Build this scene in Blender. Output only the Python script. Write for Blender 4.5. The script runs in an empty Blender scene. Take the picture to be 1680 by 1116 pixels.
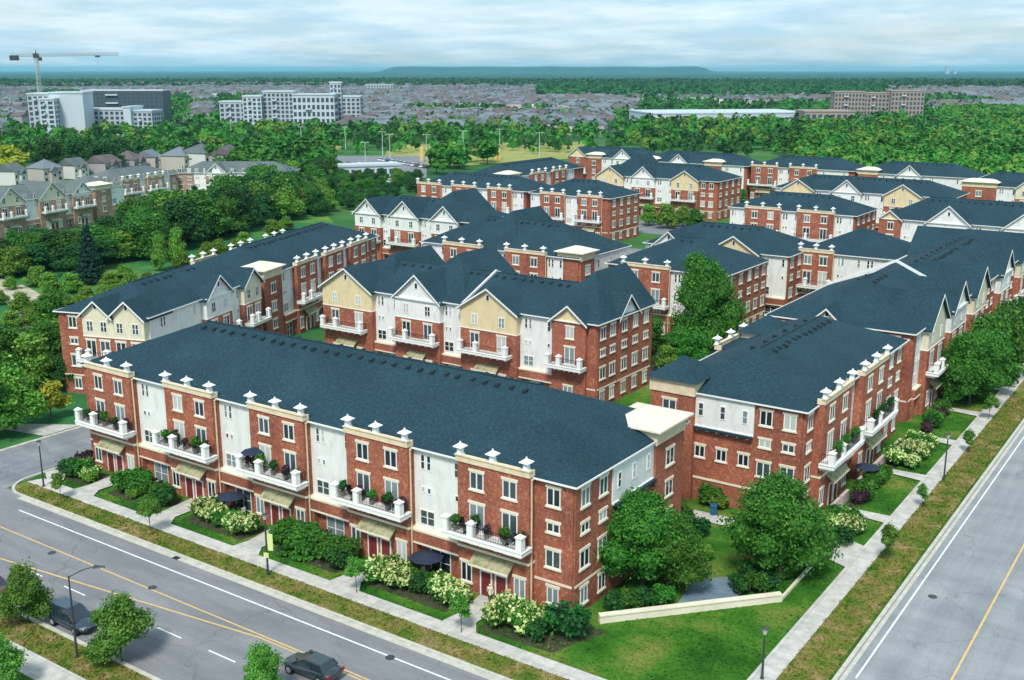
import bpy, math, random
import numpy as np
from mathutils import Vector, Matrix, noise

random.seed(7); rng = np.random.RandomState(7)
C = bpy.context.scene.collection
R = math.radians
S = bpy.context.scene

# ------------------------------------------------------------------ camera
# (metres; x runs along the front street, y away from it; the drone hovers 42 m up)
CAM_H = 42.0
F_PX, CX, CY = 1769.22, 840.0, 558.0
RIGHT = Vector((0.82275, 0.56840, 0.0)); UP = Vector((-0.13806, 0.19984, 0.97005)); FWD = Vector((-0.55138, 0.79811, -0.24289))
cam_data = bpy.data.cameras.new('camera'); cam = bpy.data.objects.new('camera', cam_data); C.objects.link(cam)
m = Matrix((RIGHT, UP, -FWD)).transposed().to_4x4(); m.translation = Vector((0, 0, CAM_H)); cam.matrix_world = m
cam_data.sensor_width = 36.0; cam_data.lens = 36.0 * F_PX / 1680.0
cam_data.clip_start = 1.0; cam_data.clip_end = 90000.0
S.camera = cam

# ------------------------------------------------------------------ sky and sun
SUN_EL, SUN_AZ = R(52), R(158)      # azimuth clockwise from +Y
W = bpy.data.worlds.new('World'); S.world = W; W.use_nodes = True
nt = W.node_tree; nt.nodes.clear()
def N(t, typ, **kw):
    n = t.nodes.new(typ)
    for k, v in kw.items():
        if k in n.inputs.keys() if isinstance(k, str) else False: n.inputs[k].default_value = v
        else: setattr(n, k, v)
    return n
out = nt.nodes.new('ShaderNodeOutputWorld')
bg = nt.nodes.new('ShaderNodeBackground'); bg.inputs['Strength'].default_value = 0.12
sky = nt.nodes.new('ShaderNodeTexSky'); sky.sky_type = 'NISHITA'; sky.sun_disc = False
sky.sun_elevation = SUN_EL; sky.sun_rotation = SUN_AZ; sky.altitude = 50; sky.air_density = 1.0; sky.dust_density = 1.4; sky.ozone_density = 2.0
tc = nt.nodes.new('ShaderNodeTexCoord')
sep = nt.nodes.new('ShaderNodeSeparateXYZ'); nt.links.new(tc.outputs['Generated'], sep.inputs[0])
# clouds live on a flat layer: direction / height
addz = nt.nodes.new('ShaderNodeMath'); addz.operation = 'ADD'; addz.inputs[1].default_value = 0.09; nt.links.new(sep.outputs['Z'], addz.inputs[0])
mx = nt.nodes.new('ShaderNodeMath'); mx.operation = 'MAXIMUM'; mx.inputs[1].default_value = 0.03; nt.links.new(addz.outputs[0], mx.inputs[0])
dv = nt.nodes.new('ShaderNodeVectorMath'); dv.operation = 'DIVIDE'
cmb = nt.nodes.new('ShaderNodeCombineXYZ')
for i in range(3): nt.links.new(mx.outputs[0], cmb.inputs[i])
nt.links.new(tc.outputs['Generated'], dv.inputs[0]); nt.links.new(cmb.outputs[0], dv.inputs[1])
noi = nt.nodes.new('ShaderNodeTexNoise'); noi.inputs['Scale'].default_value = 0.55; noi.inputs['Detail'].default_value = 7; noi.inputs['Roughness'].default_value = 0.52
nt.links.new(dv.outputs[0], noi.inputs['Vector'])
ramp = nt.nodes.new('ShaderNodeValToRGB'); ramp.color_ramp.elements[0].position = 0.36; ramp.color_ramp.elements[1].position = 0.62
ramp.color_ramp.elements[0].color = (0.55, 0.55, 0.55, 1); ramp.color_ramp.elements[1].color = (0.96, 0.96, 0.96, 1)
nt.links.new(noi.outputs['Fac'], ramp.inputs[0])
noi2 = nt.nodes.new('ShaderNodeTexNoise'); noi2.inputs['Scale'].default_value = 1.3; noi2.inputs['Detail'].default_value = 9; noi2.inputs['Roughness'].default_value = 0.6
nt.links.new(dv.outputs[0], noi2.inputs['Vector'])
ccol = nt.nodes.new('ShaderNodeValToRGB'); ccol.color_ramp.elements[0].position = 0.40; ccol.color_ramp.elements[1].position = 0.62
ccol.color_ramp.elements[0].color = (3.2, 4.8, 5.9, 1); ccol.color_ramp.elements[1].color = (5.2, 6.3, 7.0, 1)
nt.links.new(noi2.outputs['Fac'], ccol.inputs[0])
mixs = nt.nodes.new('ShaderNodeMixRGB'); nt.links.new(ramp.outputs[0], mixs.inputs[0])
nt.links.new(sky.outputs[0], mixs.inputs[1]); nt.links.new(ccol.outputs[0], mixs.inputs[2])
nt.links.new(mixs.outputs[0], bg.inputs['Color']); nt.links.new(bg.outputs[0], out.inputs['Surface'])

sun_d = bpy.data.lights.new('sun', 'SUN'); sun_d.energy = 2.7; sun_d.angle = R(11); sun_d.color = (1.0, 0.95, 0.87)
sun = bpy.data.objects.new('sun', sun_d); C.objects.link(sun)
sdir = Vector((math.sin(SUN_AZ) * math.cos(SUN_EL), math.cos(SUN_AZ) * math.cos(SUN_EL), math.sin(SUN_EL)))
sun.rotation_euler = sdir.to_track_quat('Z', 'Y').to_euler(); sun.location = (0, 0, 200)
S.view_settings.view_transform = 'Standard'; S.view_settings.look = 'None'; S.view_settings.gamma = 1.0
S.view_settings.use_curve_mapping = False; S.view_settings.exposure = 0.45
S.render.engine = 'CYCLES'
S.cycles.volume_bounces = 1; S.cycles.max_bounces = 6; S.cycles.diffuse_bounces = 3

# ------------------------------------------------------------------ helpers
def at(px, py, z=0.0):
    """ground point seen at a pixel of the 1680 px photograph (used to survey the site plan)"""
    v = RIGHT * (px - CX) - UP * (py - CY) + FWD * F_PX
    t = (z - CAM_H) / v.z
    return (v.x * t, v.y * t)

def tag(o, label=None, cat=None, group=None, kind=None):
    if label: o['label'] = label
    if cat: o['category'] = cat
    if group: o['group'] = group
    if kind: o['kind'] = kind
    return o
def empty(name, loc=(0, 0, 0), rz=0.0, parent=None):
    o = bpy.data.objects.new(name, None); C.objects.link(o); o.location = loc; o.rotation_euler = (0, 0, rz); o.parent = parent
    o.empty_display_size = 0.5
    return o
def inst(name, mesh, parent=None, loc=(0, 0, 0), rz=0.0, sc=1.0):
    o = bpy.data.objects.new(name, mesh); C.objects.link(o); o.location = loc; o.rotation_euler = (0, 0, rz)
    o.scale = (sc, sc, sc) if not isinstance(sc, tuple) else sc
    o.parent = parent
    return o

class MB:
    """collects faces, makes one mesh"""
    def __init__(s): s.v = []; s.f = []; s.mi = []; s.T = None; s.m = 0
    def p(s, q):
        return tuple(s.T(*q)) if s.T else tuple(q)
    def face(s, pts):
        b = len(s.v); s.v += [s.p(q) for q in pts]; s.f.append(tuple(range(b, b + len(pts)))); s.mi.append(s.m)
    def box(s, x0, x1, y0, y1, z0, z1):
        b = len(s.v)
        s.v += [s.p(q) for q in ((x0, y0, z0), (x1, y0, z0), (x1, y1, z0), (x0, y1, z0), (x0, y0, z1), (x1, y0, z1), (x1, y1, z1), (x0, y1, z1))]
        for f in ((0, 3, 2, 1), (4, 5, 6, 7), (0, 1, 5, 4), (1, 2, 6, 5), (2, 3, 7, 6), (3, 0, 4, 7)):
            s.f.append(tuple(b + i for i in f)); s.mi.append(s.m)
    def solid(s, pts, faces):
        b = len(s.v); s.v += [s.p(q) for q in pts]
        for f in faces: s.f.append(tuple(b + i for i in f)); s.mi.append(s.m)
    def prism(s, poly, a, b_, axis='y'):
        """poly of (x,z) extruded along y from a to b"""
        n = len(poly)
        if axis == 'y': pts = [(x, a, z) for x, z in poly] + [(x, b_, z) for x, z in poly]
        else: pts = [(x, y, a) for x, y in poly] + [(x, y, b_) for x, y in poly]
        fs = [tuple(range(n))[::-1], tuple(range(n, 2 * n))] + [(i, (i + 1) % n, n + (i + 1) % n, n + i) for i in range(n)]
        s.solid(pts, fs)
    def cyl(s, x, y, z0, z1, r0, r1=None, n=10):
        r1 = r0 if r1 is None else r1
        pts = [(x + r0 * math.cos(2 * math.pi * i / n), y + r0 * math.sin(2 * math.pi * i / n), z0) for i in range(n)]
        pts += [(x + r1 * math.cos(2 * math.pi * i / n), y + r1 * math.sin(2 * math.pi * i / n), z1) for i in range(n)]
        s.solid(pts, [tuple(range(n))[::-1], tuple(range(n, 2 * n))] + [(i, (i + 1) % n, n + (i + 1) % n, n + i) for i in range(n)])
    def tube(s, a, b, r0, r1=None, n=6):
        a = Vector(a); b = Vector(b); r1 = r0 if r1 is None else r1
        d = (b - a).normalized(); u = d.orthogonal().normalized(); w = d.cross(u)
        pts = [tuple(a + (u * math.cos(2 * math.pi * i / n) + w * math.sin(2 * math.pi * i / n)) * r0) for i in range(n)]
        pts += [tuple(b + (u * math.cos(2 * math.pi * i / n) + w * math.sin(2 * math.pi * i / n)) * r1) for i in range(n)]
        s.solid(pts, [tuple(range(n))[::-1], tuple(range(n, 2 * n))] + [(i, (i + 1) % n, n + (i + 1) % n, n + i) for i in range(n)])
    def mesh(s, name, mats, smooth=False):
        me = bpy.data.meshes.new(name); me.from_pydata(s.v, [], s.f)
        for mt in (mats if isinstance(mats, (list, tuple)) else [mats]): me.materials.append(mt)
        if any(s.mi): me.polygons.foreach_set('material_index', s.mi)
        if smooth: me.polygons.foreach_set('use_smooth', [True] * len(s.f))
        me.update(); return me
    def build(s, name, mats, parent=None, loc=(0, 0, 0), rz=0.0, smooth=False):
        if not s.f: return None
        return inst(name, s.mesh(name, mats, smooth), parent, loc, rz)

# ------------------------------------------------------------------ materials
def mat(name, base, rough=0.8, spec=0.3, metal=0.0):
    mt = bpy.data.materials.new(name); mt.use_nodes = True
    b = mt.node_tree.nodes['Principled BSDF']
    b.inputs['Base Color'].default_value = (*base, 1); b.inputs['Roughness'].default_value = rough
    b.inputs['Specular IOR Level'].default_value = spec; b.inputs['Metallic'].default_value = metal
    return mt
def nodes(mt): return mt.node_tree.nodes, mt.node_tree.links, mt.node_tree.nodes['Principled BSDF']
def noise_mix(mt, cols, scale, detail=5, coord='Object', pos=(0.35, 0.65), rough=0.6, stretch=None, link=True, bump=0.0, bump_scale=None):
    n, l, b = nodes(mt)
    t = n.new('ShaderNodeTexCoord'); nz = n.new('ShaderNodeTexNoise'); nz.inputs['Scale'].default_value = scale
    nz.inputs['Detail'].default_value = detail; nz.inputs['Roughness'].default_value = rough
    src = t.outputs[coord]
    if stretch:
        mp = n.new('ShaderNodeMapping'); mp.inputs['Scale'].default_value = stretch; l.new(src, mp.inputs[0]); src = mp.outputs[0]
    l.new(src, nz.inputs['Vector'])
    r = n.new('ShaderNodeValToRGB'); k = len(cols)
    r.color_ramp.elements[0].position = pos[0]; r.color_ramp.elements[0].color = (*cols[0], 1)
    r.color_ramp.elements[1].position = pos[1]; r.color_ramp.elements[1].color = (*cols[-1], 1)
    for i in range(1, k - 1):
        e = r.color_ramp.elements.new(pos[0] + (pos[1] - pos[0]) * i / (k - 1)); e.color = (*cols[i], 1)
    l.new(nz.outputs['Fac'], r.inputs[0])
    if link: l.new(r.outputs[0], b.inputs['Base Color'])
    if bump:
        nb = n.new('ShaderNodeTexNoise'); nb.inputs['Scale'].default_value = bump_scale or scale * 3; nb.inputs['Detail'].default_value = 4
        l.new(src, nb.inputs['Vector']); bp = n.new('ShaderNodeBump'); bp.inputs['Strength'].default_value = bump; bp.inputs['Distance'].default_value = 0.1
        l.new(nb.outputs['Fac'], bp.inputs['Height']); l.new(bp.outputs[0], b.inputs['Normal'])
    return r.outputs[0]
def mix(mt, a, b_, fac, mode='MIX'):
    n, l, b = nodes(mt); m_ = n.new('ShaderNodeMixRGB'); m_.blend_type = mode
    if isinstance(fac, float): m_.inputs[0].default_value = fac
    else: l.new(fac, m_.inputs[0])
    for i, q in ((1, a), (2, b_)):
        if isinstance(q, tuple): m_.inputs[i].default_value = (*q, 1)
        else: l.new(q, m_.inputs[i])
    return m_.outputs[0]

def brick_material(name, cols, mortar, patch):
    mt = mat(name, cols[0], 0.85, 0.2); n, l, b = nodes(mt)
    t = n.new('ShaderNodeTexCoord'); sp = n.new('ShaderNodeSeparateXYZ'); l.new(t.outputs['Object'], sp.inputs[0])
    ad = n.new('ShaderNodeMath'); ad.operation = 'ADD'; l.new(sp.outputs[0], ad.inputs[0]); l.new(sp.outputs[1], ad.inputs[1])
    cb = n.new('ShaderNodeCombineXYZ'); l.new(ad.outputs[0], cb.inputs[0]); l.new(sp.outputs[2], cb.inputs[1])
    br = n.new('ShaderNodeTexBrick'); br.inputs['Scale'].default_value = 1.0; br.inputs['Brick Width'].default_value = 0.26; br.inputs['Row Height'].default_value = 0.09
    br.inputs['Mortar Size'].default_value = 0.009; br.inputs['Color1'].default_value = (*cols[0], 1); br.inputs['Color2'].default_value = (*cols[1], 1)
    br.inputs['Mortar'].default_value = (*mortar, 1); br.inputs['Bias'].default_value = -0.1; l.new(cb.outputs[0], br.inputs['Vector'])
    p = noise_mix(mt, [patch[0], patch[1], patch[1], patch[2]], 3.6, 4, pos=(0.40, 0.63), rough=0.9, link=False)
    c = mix(mt, br.outputs['Color'], p, 0.72)
    p2 = noise_mix(mt, [(0.72, 0.72, 0.74), (1.15, 1.12, 1.1)], 0.22, 4, link=False)
    c = mix(mt, c, p2, 1.0, 'MULTIPLY'); l.new(c, b.inputs['Base Color'])
    bp = n.new('ShaderNodeBump'); bp.inputs['Strength'].default_value = 0.25; bp.inputs['Distance'].default_value = 0.02
    l.new(br.outputs['Fac'], bp.inputs['Height']); bp.invert = True; l.new(bp.outputs[0], b.inputs['Normal'])
    return mt
M = {}
M['brick'] = brick_material('red_brick', ((0.30, 0.085, 0.05), (0.20, 0.05, 0.035)), (0.36, 0.27, 0.22), ((0.23, 0.065, 0.038), (0.37, 0.115, 0.062), (0.62, 0.34, 0.24)))
M['brick2'] = brick_material('orange_brick', ((0.36, 0.10, 0.045), (0.25, 0.06, 0.03)), (0.34, 0.22, 0.17), ((0.22, 0.045, 0.02), (0.38, 0.095, 0.035), (0.5, 0.19, 0.1)))
def siding_material(name, base):
    mt = mat(name, base, 0.55, 0.3); n, l, b = nodes(mt)
    t = n.new('ShaderNodeTexCoord'); sp = n.new('ShaderNodeSeparateXYZ'); l.new(t.outputs['Object'], sp.inputs[0])
    fr = n.new('ShaderNodeMath'); fr.operation = 'MULTIPLY'; fr.inputs[1].default_value = 7.5; l.new(sp.outputs[2], fr.inputs[0])
    f2 = n.new('ShaderNodeMath'); f2.operation = 'FRACT'; l.new(fr.outputs[0], f2.inputs[0])
    bp = n.new('ShaderNodeBump'); bp.inputs['Strength'].default_value = 0.5; bp.inputs['Distance'].default_value = 0.02; l.new(f2.outputs[0], bp.inputs['Height']); l.new(bp.outputs[0], b.inputs['Normal'])
    dark = tuple(c * 0.86 for c in base); noise_mix(mt, [dark, base, tuple(min(0.88, c * 1.05) for c in base)], 1.3, 7, stretch=(1, 1, 0.35), rough=0.7)
    return mt
M['siding'] = siding_material('white_siding', (0.78, 0.79, 0.76))
M['pale_brick'] = brick_material('pale_brick', ((0.42, 0.27, 0.20), (0.32, 0.19, 0.14)), (0.4, 0.34, 0.28), ((0.28, 0.15, 0.11), (0.44, 0.29, 0.22), (0.6, 0.48, 0.38)))
M['yellow'] = siding_material('yellow_siding', (0.74, 0.61, 0.36))
M['cream'] = siding_material('cream_siding', (0.73, 0.67, 0.50))
def shingle_material(name, cols):
    mt = mat(name, cols[0], 0.85, 0.25); n, l, b = nodes(mt)
    a = noise_mix(mt, cols, 4.0, 5, pos=(0.38, 0.64), rough=0.85, link=False)
    s2 = noise_mix(mt, [(0.82, 0.84, 0.86), (1.12, 1.1, 1.08)], 0.16, 4, link=False)
    # courses of shingles, seen as a faint horizontal rhythm
    t = n.new('ShaderNodeTexCoord'); sp = n.new('ShaderNodeSeparateXYZ'); l.new(t.outputs['Object'], sp.inputs[0])
    q = n.new('ShaderNodeMath'); q.operation = 'MULTIPLY'; q.inputs[1].default_value = 9.0; l.new(sp.outputs[2], q.inputs[0])
    q2 = n.new('ShaderNodeMath'); q2.operation = 'FRACT'; l.new(q.outputs[0], q2.inputs[0])
    q3 = n.new('ShaderNodeMath'); q3.operation = 'MULTIPLY_ADD'; q3.inputs[1].default_value = 0.16; q3.inputs[2].default_value = 0.92; l.new(q2.outputs[0], q3.inputs[0])
    cc = n.new('ShaderNodeCombineXYZ'); [l.new(q3.outputs[0], cc.inputs[i]) for i in range(3)]
    c = mix(mt, mix(mt, a, s2, 1.0, 'MULTIPLY'), cc.outputs[0], 1.0, 'MULTIPLY')
    l.new(c, b.inputs['Base Color'])
    bp = n.new('ShaderNodeBump'); bp.inputs['Strength'].default_value = 0.35; bp.inputs['Distance'].default_value = 0.03; l.new(q2.outputs[0], bp.inputs['Height']); l.new(bp.outputs[0], b.inputs['Normal'])
    return mt
M['roof'] = shingle_material('blue_shingles', [(0.009, 0.030, 0.044), (0.015, 0.047, 0.067), (0.027, 0.072, 0.095)])
M['roof_grey'] = shingle_material('grey_shingles', [(0.075, 0.10, 0.11), (0.12, 0.15, 0.15), (0.18, 0.20, 0.20)])
M['roof_brown'] = shingle_material('brown_shingles', [(0.085, 0.075, 0.075), (0.14, 0.12, 0.12), (0.19, 0.17, 0.16)])
M['trim'] = mat('white_trim', (0.80, 0.81, 0.78), 0.5)
M['urn'] = mat('white_urn', (0.86, 0.87, 0.86), 0.5)
M['stucco'] = mat('beige_stucco', (0.72, 0.60, 0.40), 0.8); noise_mix(M['stucco'], [(0.64, 0.52, 0.35), (0.76, 0.65, 0.46)], 1.2, 6)
M['slab'] = mat('pale_roof_slab', (0.74, 0.68, 0.52), 0.8); noise_mix(M['slab'], [(0.68, 0.62, 0.47), (0.78, 0.73, 0.58)], 0.8, 6)
M['metal'] = mat('black_metal', (0.025, 0.028, 0.03), 0.45, 0.5, 0.6)
M['pole'] = mat('dark_pole', (0.06, 0.065, 0.07), 0.5, 0.5, 0.3)
M['door'] = mat('maroon_door', (0.17, 0.03, 0.028), 0.45)
M['dark'] = mat('dark_vent', (0.012, 0.025, 0.035), 0.7)
M['canopy'] = mat('tan_canopy_shingles', (0.40, 0.37, 0.24), 0.85); noise_mix(M['canopy'], [(0.20, 0.19, 0.10), (0.30, 0.30, 0.17), (0.42, 0.36, 0.26)], 2.2, 6)
g = mat('window_glass', (0.03, 0.045, 0.05), 0.08, 0.9); n, l, b = nodes(g)
oi = n.new('ShaderNodeObjectInfo'); rr = n.new('ShaderNodeValToRGB'); rr.color_ramp.interpolation = 'CONSTANT'
rr.color_ramp.elements[0].color = (0.014, 0.024, 0.03, 1); rr.color_ramp.elements[1].position = 0.30; rr.color_ramp.elements[1].color = (0.05, 0.075, 0.085, 1)
e = rr.color_ramp.elements.new(0.55); e.color = (0.20, 0.26, 0.27, 1); e = rr.color_ramp.elements.new(0.76); e.color = (0.50, 0.53, 0.49, 1)
l.new(oi.outputs['Random'], rr.inputs[0]); l.new(rr.outputs[0], b.inputs['Base Color']); M['glass'] = g

def foliage(name, dark, mid, light, transl=0.25):
    mt = mat(name, mid, 0.6, 0.25); n, l, b = nodes(mt)
    a = noise_mix(mt, [dark, mid, light], 1.1, 5, pos=(0.32, 0.72), rough=0.7, link=False)
    oi = n.new('ShaderNodeObjectInfo'); hs = n.new('ShaderNodeHueSaturation')
    mr = n.new('ShaderNodeMapRange'); mr.inputs['To Min'].default_value = 0.48; mr.inputs['To Max'].default_value = 0.512; l.new(oi.outputs['Random'], mr.inputs[0])
    mv = n.new('ShaderNodeMapRange'); mv.inputs['To Min'].default_value = 0.85; mv.inputs['To Max'].default_value = 1.35; l.new(oi.outputs['Random'], mv.inputs[0])
    l.new(mr.outputs[0], hs.inputs['Hue']); l.new(mv.outputs[0], hs.inputs['Value']); l.new(a, hs.inputs['Color']); l.new(hs.outputs[0], b.inputs['Base Color'])
    tr = n.new('ShaderNodeBsdfTranslucent'); l.new(hs.outputs[0], tr.inputs[0]); ms = n.new('ShaderNodeMixShader'); ms.inputs[0].default_value = transl
    l.new(b.outputs[0], ms.inputs[1]); l.new(tr.outputs[0], ms.inputs[2]); l.new(ms.outputs[0], n['Material Output'].inputs[0])
    return mt
M['leaf'] = foliage('green_leaves', (0.012, 0.085, 0.008), (0.042, 0.18, 0.018), (0.15, 0.36, 0.05))
M['leaf_dark'] = foliage('dark_leaves', (0.007, 0.045, 0.014), (0.020, 0.105, 0.018), (0.075, 0.20, 0.035))
M['leaf_lime'] = foliage('lime_leaves', (0.05, 0.15, 0.015), (0.12, 0.27, 0.03), (0.27, 0.42, 0.07))
M['leaf_yellow'] = foliage('yellow_leaves', (0.16, 0.20, 0.01), (0.33, 0.36, 0.03), (0.5, 0.5, 0.08))
M['leaf_street'] = foliage('bright_street_leaves', (0.03, 0.12, 0.012), (0.085, 0.24, 0.03), (0.24, 0.44, 0.10))
M['leaf_fir'] = foliage('fir_needles', (0.006, 0.035, 0.025), (0.012, 0.065, 0.045), (0.03, 0.10, 0.07))
M['leaf_red'] = foliage('maroon_leaves', (0.03, 0.012, 0.02), (0.07, 0.03, 0.045), (0.12, 0.06, 0.08))
M['bloom'] = foliage('pale_blooms', (0.42, 0.52, 0.16), (0.62, 0.70, 0.30), (0.80, 0.84, 0.55), 0.3)
M['bark'] = mat('bark', (0.09, 0.065, 0.045), 0.9); noise_mix(M['bark'], [(0.06, 0.045, 0.03), (0.14, 0.1, 0.075)], 6, 4, stretch=(1, 1, 0.2))

def asphalt(name, a, b_, sc=0.35):
    mt = mat(name, a, 0.9, 0.2); n, l, bb = nodes(mt)
    big = noise_mix(mt, [a, b_], sc, 6, stretch=(0.35, 1, 1), link=False, rough=0.6)
    fine = noise_mix(mt, [(0.88, 0.88, 0.88), (1.1, 1.1, 1.1)], 14, 3, link=False)
    c_ = mix(mt, big, fine, 1.0, 'MULTIPLY')
    t_ = n.new('ShaderNodeTexCoord'); nz = n.new('ShaderNodeTexNoise'); nz.inputs['Scale'].default_value = .5; nz.inputs['Detail'].default_value = 5; l.new(t_.outputs['Object'], nz.inputs['Vector'])
    ad = n.new('ShaderNodeVectorMath'); ad.operation = 'MULTIPLY_ADD'; ad.inputs[1].default_value = (3, 3, 0); l.new(nz.outputs['Color'], ad.inputs[0]); l.new(t_.outputs['Object'], ad.inputs[2])
    vo = n.new('ShaderNodeTexVoronoi'); vo.feature = 'DISTANCE_TO_EDGE'; vo.inputs['Scale'].default_value = .11; l.new(ad.outputs[0], vo.inputs['Vector'])
    rp = n.new('ShaderNodeValToRGB'); rp.color_ramp.elements[0].color = (.72, .72, .72, 1); rp.color_ramp.elements[1].position = .006; rp.color_ramp.elements[1].color = (1, 1, 1, 1); l.new(vo.outputs['Distance'], rp.inputs[0])
    c_ = mix(mt, c_, rp.outputs[0], 1.0, 'MULTIPLY')
    st = noise_mix(mt, [(.86, .86, .87), (1.06, 1.06, 1.05)], .5, 5, stretch=(.12, 1.4, 1) if name.startswith('street') else (1.4, .1, 1), link=False, rough=.7)
    l.new(mix(mt, c_, st, 1.0, 'MULTIPLY'), bb.inputs['Base Color']); return mt
M['road'] = asphalt('street_asphalt', (0.19, 0.195, 0.21), (0.25, 0.255, 0.265))
M['road2'] = asphalt('avenue_asphalt', (0.24, 0.26, 0.275), (0.31, 0.325, 0.335))
M['drive'] = asphalt('drive_asphalt', (0.17, 0.185, 0.205), (0.25, 0.265, 0.28))
M['concrete'] = mat('sidewalk_concrete', (0.5, 0.49, 0.44), 0.85)
n, l, b = nodes(M['concrete'])
cc = noise_mix(M['concrete'], [(0.44, 0.43, 0.40), (0.60, 0.58, 0.53)], 1.1, 6, link=False)
M['curb'] = mat('curb_concrete', (0.5, 0.49, 0.42), 0.85); noise_mix(M['curb'], [(0.42, 0.41, 0.35), (0.56, 0.54, 0.46)], 1.5, 6)
n, l, b = nodes(M['concrete'])
t_ = n.new('ShaderNodeTexCoord'); bk = n.new('ShaderNodeTexBrick'); bk.offset = 0.0; bk.inputs['Scale'].default_value = 1.0; bk.inputs['Brick Width'].default_value = 1.55; bk.inputs['Row Height'].default_value = 1.55
bk.inputs['Mortar Size'].default_value = 0.02; bk.inputs['Color1'].default_value = (1, 1, 1, 1); bk.inputs['Color2'].default_value = (.88, .88, .88, 1); bk.inputs['Mortar'].default_value = (.6, .6, .58, 1); l.new(t_.outputs['Object'], bk.inputs['Vector'])
l.new(mix(M['concrete'], cc, bk.outputs['Color'], 1.0, 'MULTIPLY'), b.inputs['Base Color'])
M['white_paint'] = mat('white_road_paint', (0.75, 0.76, 0.76), 0.7); noise_mix(M['white_paint'], [(0.45, 0.46, 0.47), (0.76, 0.77, 0.78)], 3, 6, pos=(0.25, 0.5))
M['yellow_paint'] = mat('yellow_road_paint', (0.62, 0.42, 0.13), 0.7); noise_mix(M['yellow_paint'], [(0.42, 0.33, 0.2), (0.68, 0.46, 0.16)], 3, 6, pos=(0.25, 0.5))
def grass(name, cols, sc, pos=(0.32, 0.68), stretch=None):
    mt = mat(name, cols[0], 0.95, 0.1); n, l, b = nodes(mt)
    a = noise_mix(mt, cols, sc, 8, pos=pos, rough=0.62, link=False, stretch=stretch, bump=0.8, bump_scale=6)
    f = noise_mix(mt, [(0.7, 0.72, 0.7), (1.25, 1.2, 1.2)], 3.3, 6, link=False, rough=0.8)
    l.new(mix(mt, a, f, 1.0, 'MULTIPLY'), b.inputs['Base Color']); return mt
M['lawn'] = grass('green_lawn', [(0.022, 0.10, 0.010), (0.05, 0.165, 0.016), (0.17, 0.21, 0.045)], 0.16, (0.38, 0.66))
M['bed_lawn'] = grass('dark_lawn', [(0.014, 0.062, 0.01), (0.03, 0.11, 0.015), (0.07, 0.15, 0.03)], 0.5)
M['dry'] = grass('dry_verge', [(0.06, 0.14, 0.015), (0.13, 0.17, 0.03), (0.19, 0.18, 0.05), (0.29, 0.23, 0.11)], 0.45, (0.36, 0.64))
M['reed'] = grass('reed_meadow', [(0.02, 0.13, 0.05), (0.04, 0.17, 0.05), (0.16, 0.26, 0.05)], 0.06, (0.35, 0.7))
M['field'] = grass('hay_field', [(0.20, 0.27, 0.05), (0.30, 0.32, 0.10), (0.38, 0.36, 0.16)], 0.03)
M['mulch'] = mat('bed_mulch', (0.06, 0.045, 0.03), 0.95); noise_mix(M['mulch'], [(0.02, 0.05, 0.015), (0.08, 0.06, 0.04)], 1.6, 5)
M['tan'] = mat('tan_gravel', (0.4, 0.36, 0.26), 0.95); noise_mix(M['tan'], [(0.30, 0.28, 0.20), (0.5, 0.46, 0.34)], 0.5, 6)
# far ground: town in the middle distance, woods beyond
mt = mat('far_ground', (0.05, 0.1, 0.05), 0.95, 0.1); n, l, b = nodes(mt)
near_c = noise_mix(mt, [(0.02, 0.09, 0.03), (0.04, 0.14, 0.035), (0.12, 0.20, 0.06)], 0.012, 8, pos=(0.35, 0.68), link=False)
town_c = noise_mix(mt, [(0.03, 0.08, 0.04), (0.07, 0.11, 0.08), (0.17, 0.18, 0.17)], 0.02, 8, pos=(0.32, 0.55), link=False)
wood_c = noise_mix(mt, [(0.008, 0.05, 0.035), (0.02, 0.085, 0.05), (0.07, 0.12, 0.07)], 0.0012, 9, pos=(0.38, 0.7), link=False, rough=0.7)
t = n.new('ShaderNodeTexCoord'); ln = n.new('ShaderNodeVectorMath'); ln.operation = 'LENGTH'; l.new(t.outputs['Object'], ln.inputs[0])
def rng_fac(a_, b_):
    q = n.new('ShaderNodeMapRange'); q.inputs['From Min'].default_value = a_; q.inputs['From Max'].default_value = b_; l.new(ln.outputs['Value'], q.inputs[0]); return q.outputs[0]
c1 = mix(mt, near_c, town_c, rng_fac(650, 800)); c2 = mix(mt, c1, wood_c, rng_fac(2300, 2700)); l.new(c2, b.inputs['Base Color'])
M['far'] = mt

def sheet(name, poly, z, material, thick=0.0, kind='structure'):
    b = MB()
    if thick: b.prism(poly, z - thick, z, 'z')
    else: b.face([(x, y, z) for x, y in poly])
    o = b.build(name, material)
    tag(o, kind=kind)
    return o
def rect(x0, x1, y0, y1): return [(x0, y0), (x1, y0), (x1, y1), (x0, y1)]

# ------------------------------------------------------------------ ground, streets, walks
b = MB(); b.box(-40000, 22000, -9000, 40000, -3.0, 0.0); tag(b.build('ground', M['far']), kind='structure')
sheet('lawn', rect(-113.6, -20.3, 56.5, 260), 0.02, M['lawn'])
sheet('ravine_meadow', [(-113.8, 57), (-330, 57), (-330, 190), (-262, 260), (-150, 170), (-113.8, 90)], 0.02, M['reed'])
sheet('south_verge', rect(-330, -20.3, 20, 41.7), 0.10, M['dry'])
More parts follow.
